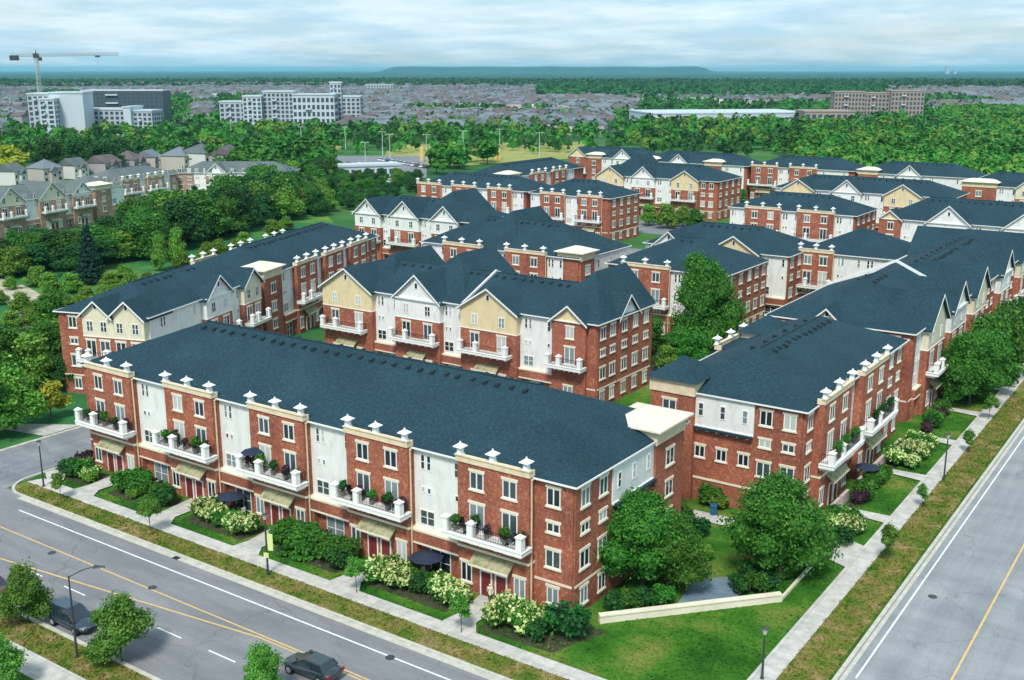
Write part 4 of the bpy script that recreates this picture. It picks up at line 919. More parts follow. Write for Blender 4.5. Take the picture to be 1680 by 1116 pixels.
def house(x, y, rz, i, label, group=None, sc=1.0):
    o = empty('house', (x, y, 0), rz); o.scale = (sc, sc, sc); tag(o, label, 'house', group)
    inst('wall', HM[i][0], o); inst('roof', HM[i][1], o); w_ = inst('windows', HM[i][2], o); w_['kind'] = 'stuff'
    return o
# houses just beyond the left terraces
i = 0
lab_l = ['brown roofed house at the far left beside the yellow-green tree', 'brown hip roofed house behind the grey terraces, second from the left', 'grey roofed house behind the cream stair tower', 'house with a pale front among the dark trees at the left', 'blue grey roofed house left of the field', 'long brown roofed house behind the blue grey terrace']
for px, py, sc in ((75, 297, .85), (122, 292, .85), (172, 288, .9), (212, 282, .9), (245, 278, .9), (330, 278, 1.2), (296, 278, 1.0), (20, 303, .85), (372, 278, 1.1)):
    x, y = at(px, py); house(x, y, R(95 + (i * 37) % 30), (1, 0, 2, 5, 4, 3)[i % 6], lab_l[i] if i < 6 else 'brown roofed house in the cluster behind the left terraces', None if i < 6 else 'houses behind the left terraces', sc); i += 1
T_at('yellow', 22, 292, 'large bright yellow-green round tree at the left edge before the apartment blocks', 13, name='yellow_tree', wide=1.3)
for px in (85, 175, 195, 125, 150): T_at('dark', px, 285 - px % 7, 'very broad dark tree in front of the white apartment blocks', 14, group='broad dark trees before the apartment blocks', wide=1.3)
# the suburb: the 300 nearest as houses, the rest in one mesh
def street_grid(p, px): return True
cand = []
rn = random.Random(77)
for gx in range(-150, 60):
    for gy in range(24, 170):
        x = gx * 13.5 + rn.uniform(-2, 2); y = gy * 15.0 + (gy % 2) * -3.5 + rn.uniform(-1.5, 1.5)
        # turn the street grid a little
        X = x * math.cos(.25) - y * math.sin(.25); Y = x * math.sin(.25) + y * math.cos(.25)
        v = Vector((X, Y, -CAM_H)); f_ = v.dot(FWD)
        if f_ < 10: continue
        px = CX + F_PX * v.dot(RIGHT) / f_; py = CY - F_PX * v.dot(UP) / f_
        if not (-40 < px < 1720): continue
        lo = 236 if px < 0 else 205 if px < 560 else 226 if px < 1000 else 190 if px < 1330 else 185
        if px > 540 and px < 1000: lo = 222
        if 950 < px < 1400 and 118 < py < 158: continue
        if py > lo or py < (137 if px < 700 else 143): continue
        if 40 < px < 320 and py > 160: continue
        if 350 < px < 560 and py > 165: continue
        if 1040 < px < 1520 and py > 172: continue
        q = noise.noise(Vector((X * .004, Y * .004, 3)))
        if q > .2 or rn.random() < .12: continue
        cand.append((math.hypot(X, Y), X, Y, (0.25 if gy % 2 else 0.25 + math.pi) + (math.pi / 2 if noise.noise(Vector((X * .006, Y * .006, 9))) > .1 else 0)))
cand.sort()
for d_, x, y, rz in cand[:300]:
    house(x, y, rz, rn.randrange(6), 'two storey suburban house among hundreds alike beyond the woods', 'suburban houses beyond the woods', 1.0)
rest = cand[300:]
vs = []; fs = []; mi = []
for d_, x, y, rz in rest:
    i = rn.randrange(6); ca, sa = math.cos(rz), math.sin(rz); sc = 1.0 + .25 * rn.random()
    for src, moff in ((HM[i][3], i % 3), (HM[i][4], 3 + (i * 2) % 3)):
        b0 = len(vs); vs += [(x + (p[0] * ca - p[1] * sa) * sc, y + (p[0] * sa + p[1] * ca) * sc, p[2] * sc) for p in src.v]
        fs += [tuple(b0 + k for k in f) for f in src.f]; mi += [moff] * len(src.f)
me = bpy.data.meshes.new('suburb'); me.from_pydata(vs, [], fs); [me.materials.append(m_) for m_ in wallm + hroof]; me.polygons.foreach_set('material_index', mi); me.update()
tag(inst('suburb', me), 'distant suburb of hundreds of small grey and mauve houses', 'houses', kind='stuff')

# ---- large far buildings
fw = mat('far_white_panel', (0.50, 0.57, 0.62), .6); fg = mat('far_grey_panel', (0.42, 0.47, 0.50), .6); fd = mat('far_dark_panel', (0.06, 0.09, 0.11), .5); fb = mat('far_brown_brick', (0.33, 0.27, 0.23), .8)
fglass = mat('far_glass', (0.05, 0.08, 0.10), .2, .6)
def far_block(name, label, cat, x, y, rz, parts, group=None):
    """parts: (x0, x1, y0, y1, h, wall material, floors, bays)"""
    o = empty(name, (x, y, 0), R(rz)); tag(o, label, cat, group)
    for (x0, x1, y0, y1, h, wm, fl, nb) in parts:
        a = MB(); a.box(x0, x1, y0, y1, 0, h); wl = a.build('wing', wm, o)
        a = MB(); a.box(x0 - .4, x1 + .4, y0 - .4, y1 + .4, h + .001, h + .9); a.build('parapet', fw if wm is not fb else wm, wl)
        a = MB()
        if fl:
            for k in range(fl):
                z = 1.0 + (h - 1.0) * k / fl; zt = z + (h - 1.0) / fl * .62
                for j in range(nb):
                    u = x0 + (x1 - x0) * (j + .2) / nb; v = x0 + (x1 - x0) * (j + .8) / nb; a.box(u, v, y0 - .12, y0 - .001, z, zt)
                m2 = max(2, int(nb * (y1 - y0) / (x1 - x0)))
                for j in range(m2):
                    u = y0 + (y1 - y0) * (j + .22) / m2; v = y0 + (y1 - y0) * (j + .78) / m2; a.box(x1 + .001, x1 + .12, u, v, z, zt)
            wi = a.build('windows', fglass, o); wi['kind'] = 'stuff'
            # balcony strips
            a = MB()
            for k in range(1, fl, 2): a.box(x0 + (x1 - x0) * .3, x0 + (x1 - x0) * .45, y0 - 1.6, y0 - .13, 1.0 + (h - 1) * k / fl - .3, 1.0 + (h - 1) * k / fl + .7)
            q = a.build('balconies', fw, o)
            if q: q['kind'] = 'stuff'
    return o
def FB(px, py, d): # position on the ray foot
    return at(px, py)
x, y = at(110, 226); fr = math.degrees(math.atan2(RIGHT.y, RIGHT.x))
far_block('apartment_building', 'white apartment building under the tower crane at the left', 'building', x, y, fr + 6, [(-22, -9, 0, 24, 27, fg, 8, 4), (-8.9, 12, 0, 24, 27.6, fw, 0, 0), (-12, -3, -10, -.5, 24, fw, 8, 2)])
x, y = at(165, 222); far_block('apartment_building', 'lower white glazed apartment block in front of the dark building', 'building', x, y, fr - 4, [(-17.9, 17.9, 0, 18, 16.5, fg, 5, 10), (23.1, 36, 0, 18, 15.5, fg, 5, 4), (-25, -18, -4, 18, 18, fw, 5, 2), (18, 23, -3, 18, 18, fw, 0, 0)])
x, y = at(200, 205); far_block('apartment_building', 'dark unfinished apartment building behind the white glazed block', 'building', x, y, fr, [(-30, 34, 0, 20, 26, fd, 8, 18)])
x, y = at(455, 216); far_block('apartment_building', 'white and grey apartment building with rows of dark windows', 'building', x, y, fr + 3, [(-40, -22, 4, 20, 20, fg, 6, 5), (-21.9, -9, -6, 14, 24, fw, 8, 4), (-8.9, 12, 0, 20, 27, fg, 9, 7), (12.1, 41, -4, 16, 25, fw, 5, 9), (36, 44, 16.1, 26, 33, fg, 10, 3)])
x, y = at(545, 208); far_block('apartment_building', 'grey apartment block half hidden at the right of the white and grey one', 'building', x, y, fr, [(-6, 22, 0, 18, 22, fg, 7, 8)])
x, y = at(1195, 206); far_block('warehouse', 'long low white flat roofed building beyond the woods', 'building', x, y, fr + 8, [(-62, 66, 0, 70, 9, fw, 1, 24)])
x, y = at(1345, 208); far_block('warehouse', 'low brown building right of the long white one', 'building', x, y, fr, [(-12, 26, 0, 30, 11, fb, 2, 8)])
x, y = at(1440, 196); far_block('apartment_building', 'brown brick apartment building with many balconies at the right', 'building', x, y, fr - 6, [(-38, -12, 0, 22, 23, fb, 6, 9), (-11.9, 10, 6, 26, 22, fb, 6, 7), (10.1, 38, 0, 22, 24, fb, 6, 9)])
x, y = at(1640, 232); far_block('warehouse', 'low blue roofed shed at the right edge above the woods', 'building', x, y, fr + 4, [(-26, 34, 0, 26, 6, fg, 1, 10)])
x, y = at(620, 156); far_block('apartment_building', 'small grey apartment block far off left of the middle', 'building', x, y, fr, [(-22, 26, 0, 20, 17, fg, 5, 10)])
x, y = at(1556, 121.5); far_block('tower', 'tiny pair of towers on the horizon at the right', 'building', x, y, fr, [(-30, 10, 0, 30, 75, fg, 0, 0), (60, 90, 0, 30, 45, fg, 0, 0)])
x, y = at(610, 290); far_block('low_building', 'long white low building beside the car park before the hay field', 'building', x, y, fr + 20, [(-14, 12, 0, 8, 4.2, fw, 1, 10)])
# parked cars and vans by the field
def small_car_mesh(col):
    a = MB(); a.solid([(-2.2, -.88, .3), (2.2, -.88, .3), (2.2, .88, .3), (-2.2, .88, .3), (-2.2, -.85, .85), (2.1, -.85, .8), (2.1, .85, .8), (-2.2, .85, .85)], [(3, 2, 1, 0), (4, 5, 6, 7), (0, 1, 5, 4), (1, 2, 6, 5), (2, 3, 7, 6), (3, 0, 4, 7)])
    a.m = 1; a.solid([(-1.9, -.8, .851), (1.0, -.8, .851), (1.0, .8, .851), (-1.9, .8, .851), (-1.4, -.65, 1.42), (.4, -.65, 1.42), (.4, .65, 1.42), (-1.4, .65, 1.42)], [(3, 2, 1, 0), (4, 5, 6, 7), (0, 1, 5, 4), (1, 2, 6, 5), (2, 3, 7, 6), (3, 0, 4, 7)])
    a.m = 0; a.box(-1.35, .35, -.63, .63, 1.421, 1.46)
    a.m = 2
    for x in (-1.35, 1.35):
        for y in (-.9, .9): a.tube((x, y - .1, .32), (x, y + .1, .32), .32, n=8)
    return a.mesh('parked_car', [col, fglass, M['metal']])
pm = [small_car_mesh(mat('car_paint_%s' % c_, v_, .35, .5)) for c_, v_ in (('white', (.75, .76, .76)), ('silver', (.45, .47, .49)), ('black', (.03, .03, .035)), ('red', (.25, .03, .03)))]
for row, (pa, pb) in enumerate((((560, 283), (640, 300)), ((590, 272), (668, 288)), ((625, 264), (700, 276)))):
    A0 = Vector(at(*pa)); B0 = Vector(at(*pb))
    for k in range(12):
        p = A0.lerp(B0, k / 11); o = inst('parked_car', random.choice(pm[:2] + pm[:1] + pm), None, (p.x, p.y, .07), R(fr + 75)); tag(o, 'small pale car in the far car park beside the hay field', 'car', 'cars in the far car park')
# tall light poles
def pole_mesh(h):
    a = MB(); a.tube((0, 0, 0), (0, 0, h), .22, .12, 6); a.box(-1.6, 1.6, -.08, .08, h - .1, h + .06); a.box(-1.9, -1.1, -.2, .2, h - .16, h - .02); a.box(1.1, 1.9, -.2, .2, h - .16, h - .02); return a.mesh('light_pole', fw)
pmesh = pole_mesh(12)
for px, py in ((495, 245), (567, 245), (628, 256), (700, 262), (760, 254), (885, 258), (600, 280), (640, 262), (820, 250), (380, 236)):
    x, y = at(px, py); o = inst('light_pole', pmesh, None, (x, y, 0), R(fr)); tag(o, 'tall pale double-headed light pole beside the hay field', 'light pole', 'light poles by the hay field')
for i, (px, py) in enumerate(((815, 262), (818, 262), (692, 265))):
    x, y = at(px, py); a = MB(); a.box(-.8, .8, -.4, .4, 0, 7); tag(a.build('banner_post', M['yellow_paint'], None, (x, y, 0), R(fr)), 'tall yellow post at the edge of the hay field', 'post', 'yellow posts at the hay field edge')
# tower crane
def lattice(a, p, q, w, n_):
    p = Vector(p); q = Vector(q); d = (q - p); L = d.length; d.normalize(); u = d.orthogonal().normalized(); v = d.cross(u)
    cs = [(u * i + v * j) * w / 2 for i, j in ((1, 1), (1, -1), (-1, -1), (-1, 1))]
    for c_ in cs: a.tube(p + c_, q + c_, .16, n=4)
    for k in range(n_):
        s0 = p + d * L * k / n_; s1 = p + d * L * (k + 1) / n_
        for m_ in range(4): a.tube(s0 + cs[m_], s1 + cs[(m_ + 1) % 4], .11, n=4)
x, y = at(72, 216); cr = empty('tower_crane', (x, y, 0), R(fr)); tag(cr, 'tower crane with a long horizontal jib above the white apartment building', 'crane')
hz = 50.0
a = MB(); lattice(a, (0, 0, 0), (0, 0, hz), 2.0, 22); a.build('mast', mat('crane_grey', (.38, .42, .42), .6), cr)
a = MB(); lattice(a, (0, 0, hz + 2), (57, 0, hz + 3), 1.5, 30); a.build('jib', bpy.data.materials['crane_grey'], cr)
a = MB(); lattice(a, (0, 0, hz + 2), (-17, 0, hz + 2), 1.5, 9); a.build('counter_jib', bpy.data.materials['crane_grey'], cr)
a = MB(); a.box(-18, -12.5, -1.3, 1.3, hz - 1.6, hz + 1.8); a.build('counterweight', M['pole'], cr)
a = MB(); a.box(-1.6, 1.6, -1.4, 1.4, hz, hz + 3.2); a.tube((0, 0, hz + 3), (0, 0, hz + 6), .5, .1); a.build('slewing_head', M['pole'], cr)
a = MB(); a.box(1.7, 3.6, -1.2, .9, hz - 1.8, hz + .6); a.build('operator_cab', M['pole'], cr)
a = MB(); a.box(41, 44, -.9, .9, hz + .6, hz + 1.7); a.tube((42.5, 0, hz + .6), (42.5, 0, hz - 4), .08, n=4); a.build('trolley', M['pole'], cr)

# ------------------------------------------------------------------ planting beds in front
def bush_mesh(seed, mats, rad, h, n_leaf, size, bloom=0.0, nl=8):
    rn = random.Random(seed); L = [(0, 0, h * .45, rad * .7, rad * .7, h * .45)]
    for i in range(nl):
        a_ = rn.random() * 6.28; q = rad * (.3 + .4 * rn.random()); L.append((math.cos(a_) * q, math.sin(a_) * q, h * (.35 + .35 * rn.random()), rad * .36, rad * .36, h * .32))
    return leaf_mesh('foliage', mats, L, n_leaf, size, seed, bloom=bloom)
BUSH = {'green': [bush_mesh(40 + i, [M['leaf']], 1.2, 1.7, 1500, .17) for i in range(2)], 'dark': [bush_mesh(43 + i, [M['leaf_dark']], 1.2, 1.6, 1500, .17) for i in range(2)],
        'bloom': [bush_mesh(46 + i, [M['leaf'], M['bloom']], 1.3, 1.6, 1700, .19, .62, 10) for i in range(3)], 'lime': [bush_mesh(50, [M['leaf_lime']], 1.0, 1.2, 1100, .16)],
        'red': [bush_mesh(52, [M['leaf_red']], .9, 1.2, 900, .16)], 'ground': [bush_mesh(54, [M['leaf']], .9, .5, 500, .15)]}
def bush(kind, x, y, label, sc=1.0, hz=1.0, group=None, name='shrub'):
    o = inst(name, random.choice(BUSH[kind]), None, (x, y, 0.02), random.random() * 6.28, (sc, sc, sc * hz)); tag(o, label, 'shrub', group); return o
beds = [(-48.3, -57.6), (-60.3, -69.5), (-72.2, -81.5), (-84.3, -93.4), (-96.2, -101.6)]
for k, (xa, xb) in enumerate(beds): sheet('planting_bed', [(xb + .5, 61.3), (xa - .5, 61.3), (xa - .3, 64.6), (xb + .5, 64.6)], .03 + .0, M['mulch'])
sheet('planting_bed', [(-45.2, 60.6), (-38.5, 60.9), (-36.6, 66), (-40, 66.0), (-45, 64.3)], .03, M['mulch'])
BN = ['first bed from the right', 'second bed from the right', 'middle bed', 'second bed from the left', 'leftmost bed']
bd = [[('bloom', .05, .35, 1.25), ('bloom', .22, .5, 1.2), ('green', .35, .75, 1.0), ('dark', .46, .35, 1.0), ('green', .58, .6, .9), ('bloom', .68, .25, 1.15), ('bloom', .82, .55, 1.3), ('bloom', .93, .35, 1.2)],
      [('dark', .08, .3, 1.2), ('green', .16, .6, 1.35), ('green', .3, .35, 1.4), ('dark', .42, .65, 1.35), ('green', .54, .35, 1.5), ('green', .66, .6, 1.4), ('green', .78, .35, 1.45), ('green', .9, .55, 1.3), ('ground', .5, .02, 1.2), ('ground', .7, .0, 1.2)],
      [('bloom', .1, .35, 1.2), ('bloom', .25, .3, 1.1), ('green', .38, .6, 1.0), ('green', .5, .3, .9), ('bloom', .63, .5, 1.1), ('bloom', .76, .45, 1.25), ('dark', .9, .6, .9)],
      [('dark', .1, .4, 1.1), ('green', .22, .5, 1.1), ('red', .36, .8, .9), ('green', .48, .55, .9), ('green', .62, .6, 1.35), ('green', .75, .5, 1.45), ('dark', .88, .55, 1.1), ('ground', .3, .0, 1.2), ('lime', .55, .1, .8)],
      [('lime', .1, .2, 1.0), ('bloom', .25, .4, .9), ('green', .45, .4, 1.2), ('dark', .6, .1, 1.2), ('bloom', .75, .5, .95), ('red', .9, 1.0, 1.5), ('dark', .95, .3, 1.0)]]
KN = {'bloom': 'pale flowering hydrangea bush', 'green': 'leafy green shrub', 'dark': 'dark green shrub', 'lime': 'lime green shrub', 'red': 'maroon leaved shrub', 'ground': 'low spreading shrub'}
for k, ((xa, xb), items) in enumerate(zip(beds, bd)):
    cnt = {}
    for kind, t_, v_, sc in items: cnt[kind] = cnt.get(kind, 0) + 1
    for kind, t_, v_, sc in items:
        # t runs from the right end of the bed to its left end, v from the walk to the wall
        lab = '%s in the %s of the long front block' % (KN[kind], BN[k])
        bush(kind, xa + (xb - xa) * t_, 61.7 + 2.6 * v_, lab, sc, 1.0, group=('planting in the %s: %s' % (BN[k], KN[kind])) if cnt[kind] > 1 else None, name='hydrangea' if kind == 'bloom' else 'shrub')
for kind, x, y, sc, lab, gr in (('bloom', -44.0, 62.2, 1.3, 'pale flowering hydrangea bush at the brick corner of the front block', 'hydrangeas at the brick corner'), ('bloom', -42.2, 62.4, 1.25, 'pale flowering hydrangea bush at the brick corner of the front block', 'hydrangeas at the brick corner'),
                        ('bloom', -40.9, 63.4, 1.1, 'pale flowering hydrangea bush at the brick corner of the front block', 'hydrangeas at the brick corner'), ('dark', -38.9, 63.6, 1.6, 'large rounded dark shrub beside the white retaining wall', None),
                        ('dark', -40.6, 61.9, .9, 'small dark shrub in front of the hydrangeas at the corner', None)):
    bush(kind, x, y, lab, sc, 1.15, gr, 'hydrangea' if kind == 'bloom' else 'shrub')
# avenue side gardens
plots = [(93.6, 98.6), (101, 111.7), (114.2, 125.2), (127.8, 138.2)]
for k, (ya, yb) in enumerate(plots):
    sheet('garden_bed', [(-29.6, ya), (-28.2, ya), (-28.2, yb), (-29.6, yb)], .03, M['mulch'])
    nm = ('smallest avenue garden next to the paved plaza', 'second avenue garden from the plaza', 'third avenue garden from the plaza, with hydrangeas', 'fourth avenue garden from the plaza')[k]
    n_ = int((yb - ya) / 1.7)
    for q in range(n_):
        kind = ('bloom' if k in (0, 2) and q % 3 != 1 else random.choice(('green', 'dark', 'red', 'green')))
        for row in range(2 if k in (0, 2) else 1):
            bush(kind, -28.9 + row * 1.6 + random.random() * .4, ya + .9 + q * (yb - ya - 1) / n_ + random.random() * .5, '%s in the %s' % (KN[kind], nm), .85 + .3 * random.random(), 1.0, 'planting in the %s: %s' % (nm, KN[kind]), 'hydrangea' if kind == 'bloom' else 'shrub')
for q in range(9): bush('green', -26.6 - .2 * (q % 2), 147 + q * 2.3, 'clipped green shrub along the avenue walk under the round trees', 1.0, .9, 'shrubs under the avenue trees')
for q, (px, py) in enumerate(((1130, 900), (1150, 920), (1140, 880), (1120, 870), (1345, 905), (1375, 895), (1160, 830), (1180, 835))):
    x, y = at(px, py); bush(('green', 'lime', 'dark')[q % 3], x, y, '%s on the lawn behind the broad corner trees' % KN[('green', 'lime', 'dark')[q % 3]], 1.2, 1, 'shrubs behind the broad corner trees (%s)' % ('green', 'lime', 'dark')[q % 3])
for q, (px, py) in enumerate(((1005, 1004), (1030, 1000), (1060, 996), (1085, 993), (1215, 972), (1240, 970), (1262, 966), (1285, 950), (1230, 950))):
    x, y = at(px, py); bush(('dark', 'green')[q % 2], x, y, '%s close behind the white retaining wall' % KN[('dark', 'green')[q % 2]], .95, 1, 'shrubs behind the retaining wall (%s)' % ('dark', 'green')[q % 2])
# low retaining wall and kerb round the sunken patio
a = MB(); p0, p1 = Vector(at(983, 1022)), Vector(at(1281, 986)); d = (p1 - p0).normalized(); n_ = Vector((-d.y, d.x)) * .22
a.prism([tuple(p0 - n_), tuple(p1 - n_), tuple(p1 + n_), tuple(p0 + n_)], 0, .62, 'z'); a.prism([tuple(p0 - n_ * 1.3), tuple(p1 - n_ * 1.3), tuple(p1 + n_ * 1.3), tuple(p0 + n_ * 1.3)], .621, .72, 'z')
tag(a.build('retaining_wall', M['slab']), 'low white retaining wall in front of the broad trees on the corner lawn', 'wall')
a = MB(); p0 = p1; p1 = Vector(at(1345, 915)); d = (p1 - p0).normalized(); n_ = Vector((-d.y, d.x)) * .1; a.prism([tuple(p0 - n_), tuple(p1 - n_), tuple(p1 + n_), tuple(p0 + n_)], 0, .3, 'z')
tag(a.build('garden_edging', M['slab']), 'thin pale stone edging from the retaining wall to the plaza', 'edging')

# ------------------------------------------------------------------ street furniture
def lamp(px, py, h, label, arm=0.0, banner=False, az=0.0):
    x, y = at(px, py); o = empty('street_lamp', (x, y, 0), az); tag(o, label, 'street lamp')
    a = MB(); a.cyl(0, 0, 0, .25, .17, .14, 10); a.tube((0, 0, .2), (0, 0, h), .10, .06, 8); a.build('pole', M['pole'], o)
    if arm:
        a = MB(); pr = (0, 0, h - .1)
        for k in range(1, 7):
            t_ = k / 6; p = (arm * t_, 0, h - .1 + .75 * math.sin(t_ * 1.45)); a.tube(pr, p, .045, n=6); pr = p
        a.build('arm', M['pole'], o)
        a = MB(); a.solid([(arm - .1, -.18, pr[2] - .06), (arm + .75, -.13, pr[2] - .05), (arm + .75, .13, pr[2] - .05), (arm - .1, .18, pr[2] - .06), (arm - .05, -.12, pr[2] + .12), (arm + .6, -.07, pr[2] + .06), (arm + .6, .07, pr[2] + .06), (arm - .05, .12, pr[2] + .12)],
                          [(3, 2, 1, 0), (4, 5, 6, 7), (0, 1, 5, 4), (1, 2, 6, 5), (2, 3, 7, 6), (3, 0, 4, 7)]); a.build('lamp_head', M['pole'], o)
    else:
        a = MB(); a.cyl(0, 0, h, h + .45, .12, .24, 8); a.build('lantern', mat('lamp_glass', (.5, .52, .48), .3) if 'lamp_glass' not in bpy.data.materials else bpy.data.materials['lamp_glass'], o); a = MB(); a.cyl(0, 0, h + .451, h + .6, .3, .05, 8); a.build('lamp_cap', M['pole'], o)
    return o
lamp(127, 1080, 6.6, 'dark street lamp with a curved arm beside the parked dark car', arm=1.9, az=R(38))
lamp(72, 800, 4.6, 'dark lamp post on the verge at the left corner of the front street')
lamp(440, 945, 5.2, 'dark lamp post with signs, in front of the clipped hedge bed')
lamp(1548, 790, 4.8, 'dark lamp post on the avenue verge, opposite the third garden')
lamp(1250, 1116, 3.6, 'thin lamp post at the bottom edge beside the avenue walk')
x, y = at(440, 945)
lime_sign = mat('lime_sign', (.62, .72, .28), .5)
a = MB(); a.box(.14, .62, -.04, .04, 2.4, 3.9); tag(a.build('banner_sign', lime_sign, None, (x, y, 0), R(20)), 'pale green vertical banner on the lamp post by the hedge bed', 'sign')
a = MB(); a.box(-.22, .22, -.16, -.11, 1.75, 2.2); tag(a.build('parking_sign', lime_sign, None, (x, y, 0), R(20)), 'small square pale sign below the banner on the lamp post', 'sign')

# ------------------------------------------------------------------ cars
def car(x, y, rz, paint, label, suv=True, cat='car'):
    """lofted body; length along x, front at +x"""
    o = empty('car', (x, y, .05), rz); tag(o, label, cat)
    hT = 1.72 if suv else 1.45
    # stations: x, bottom z, shoulder z, half width
    st = [(-2.32, .50, .78, .70), (-2.22, .34, .98, .84), (-1.6, .27, 1.02, .92), (-.6, .26, 1.0, .94), (.6, .26, .98, .94), (1.35, .27, .95, .92), (1.9, .30, .84, .88), (2.25, .36, .70, .76), (2.36, .46, .60, .60)]
    a = MB(); rings = []
    for (sx, zb, zs, hw) in st:
        ring = [(sx, -hw * .92, zb), (sx, -hw, zb + .18), (sx, -hw, (zb + zs) / 2 + .08), (sx, -hw * .9, zs), (sx, 0, zs + .05), (sx, hw * .9, zs), (sx, hw, (zb + zs) / 2 + .08), (sx, hw, zb + .18), (sx, hw * .92, zb)]
        rings.append(ring)
    pts = [p for r_ in rings for p in r_]; k = 9; f = [tuple(range(k))[::-1], tuple(range((len(st) - 1) * k, len(st) * k))]
    for i in range(len(st) - 1):
        for j in range(k): f.append((i * k + j, i * k + (j + 1) % k, (i + 1) * k + (j + 1) % k, (i + 1) * k + j))
    a.solid(pts, f); bd_ = a.build('body', paint, o, smooth=True)
    bv = bd_.modifiers.new('sub', 'SUBSURF'); bv.levels = 1; bv.render_levels = 1
    rear = -2.15 if suv else -1.75
    gl = [(rear, .96, .80, .0), (rear + .35, hT - .07, .66, 0), (.15, hT - .03, .66, 0), (1.25 if suv else 1.3, .97, .80, 0)]
    a = MB(); P_ = [(gx, s_ * hw, z) for (gx, z, hw, _) in gl for s_ in (-1, 1)]
    a.solid(P_, [(0, 1, 3, 2), (2, 3, 5, 4), (4, 5, 7, 6), (0, 2, 4, 6), (1, 7, 5, 3), (0, 6, 7, 1)]); a.build('glass_cabin', M['car_glass'], o)
    a = MB(); a.solid([(rear + .3, -.67, hT - .08), (.2, -.67, hT - .04), (.2, .67, hT - .04), (rear + .3, .67, hT - .08), (rear + .42, -.58, hT), (.05, -.58, hT + .03), (.05, .58, hT + .03), (rear + .42, .58, hT)],
                      [(3, 2, 1, 0), (4, 5, 6, 7), (0, 1, 5, 4), (1, 2, 6, 5), (2, 3, 7, 6), (3, 0, 4, 7)])
    for s_ in (-1, 1):   # pillars
        a.tube((rear + .36, s_ * .67, hT - .06), (rear + .02, s_ * .81, .98), .05, n=4); a.tube((-.55, s_ * .675, hT - .05), (-.55, s_ * .81, .98), .045, n=4); a.tube((.15, s_ * .67, hT - .04), (1.22, s_ * .81, .97), .045, n=4)
    a.build('roof_panel', paint, o)
    for wx in (-1.42, 1.42):
        for s_ in (-1, 1):
            a = MB(); a.tube((0, -.12, 0), (0, .12, 0), .36, n=18); w_ = a.build('wheel', M['tyre'], o, (wx, s_ * .84, .36))
            a = MB(); a.tube((0, s_ * .121, 0), (0, s_ * .135, 0), .22, n=10); a.build('rim', M['rim'], w_)
    for s_ in (-1, 1):
        a = MB(); a.solid([(2.18, s_ * .42, .60), (2.3, s_ * .42, .62), (2.12, s_ * .84, .66), (2.0, s_ * .84, .64), (2.14, s_ * .42, .74), (2.22, s_ * .42, .73), (2.06, s_ * .84, .78), (1.96, s_ * .84, .78)], [(0, 1, 2, 3), (4, 7, 6, 5), (0, 4, 5, 1), (1, 5, 6, 2), (2, 6, 7, 3), (3, 7, 4, 0)]); a.build('headlight', M['rim'], o)
        a = MB(); a.box(-2.33, -2.2, s_ * .74 - .1, s_ * .74 + .1, .72, .95); a.build('tail_light', M['tail'], o)
        a = MB(); a.box(.88, 1.08, s_ * .97 - .09, s_ * .97 + .09, .98, 1.13); a.build('mirror', paint, o)
    a = MB(); a.box(2.27, 2.36, -.38, .38, .42, .6); a.build('grille', M['metal'], o)
    return o
M['car_glass'] = mat('car_glass', (.02, .03, .04), .05, .9); M['tyre'] = mat('tyre', (.015, .015, .015), .9); M['rim'] = mat('silver_rim', (.5, .52, .54), .3, .5, .7); M['tail'] = mat('tail_red', (.35, .02, .02), .3)
def paint_m(n_, c_):
    m_ = mat(n_, c_, .25, .6); m_.node_tree.nodes['Principled BSDF'].inputs['Coat Weight'].default_value = .8; return m_
x, y = at(122, 1028); car(x, y, R(1), paint_m('dark_blue_paint', (.018, .035, .06)), 'dark blue SUV parked at the near kerb behind the street lamp')
x, y = at(513, 1107); car(x, y, R(182), paint_m('black_green_paint', (.015, .03, .035)), 'dark car driving on the front street at the bottom edge', suv=False)
x, y = at(-12, 975); car(x, y, R(1), paint_m('maroon_paint', (.16, .03, .045)), 'maroon car cut off by the left edge of the picture', suv=False)
x, y = at(1170, 846); bn = empty('wheeled_bin', (x, y, .02), .4); tag(bn, 'blue wheeled bin beside the brick end wall of the avenue block', 'bin')
a = MB(); a.solid([(-.25, -.3, .08), (.25, -.3, .08), (.25, .3, .08), (-.25, .3, .08), (-.32, -.38, 1.0), (.32, -.38, 1.0), (.32, .38, 1.0), (-.32, .38, 1.0)], [(3, 2, 1, 0), (4, 5, 6, 7), (0, 1, 5, 4), (1, 2, 6, 5), (2, 3, 7, 6), (3, 0, 4, 7)]); a.build('body', mat('blue_plastic', (.02, .10, .22), .4), bn)
a = MB(); a.box(-.34, .34, -.42, .4, 1.001, 1.08); a.build('lid', bpy.data.materials['blue_plastic'], bn)
for sx in (-.28, .28): a = MB(); a.tube((sx - .04, .3, .1), (sx + .04, .3, .1), .1, n=10); a.build('wheel', M['tyre'], bn)

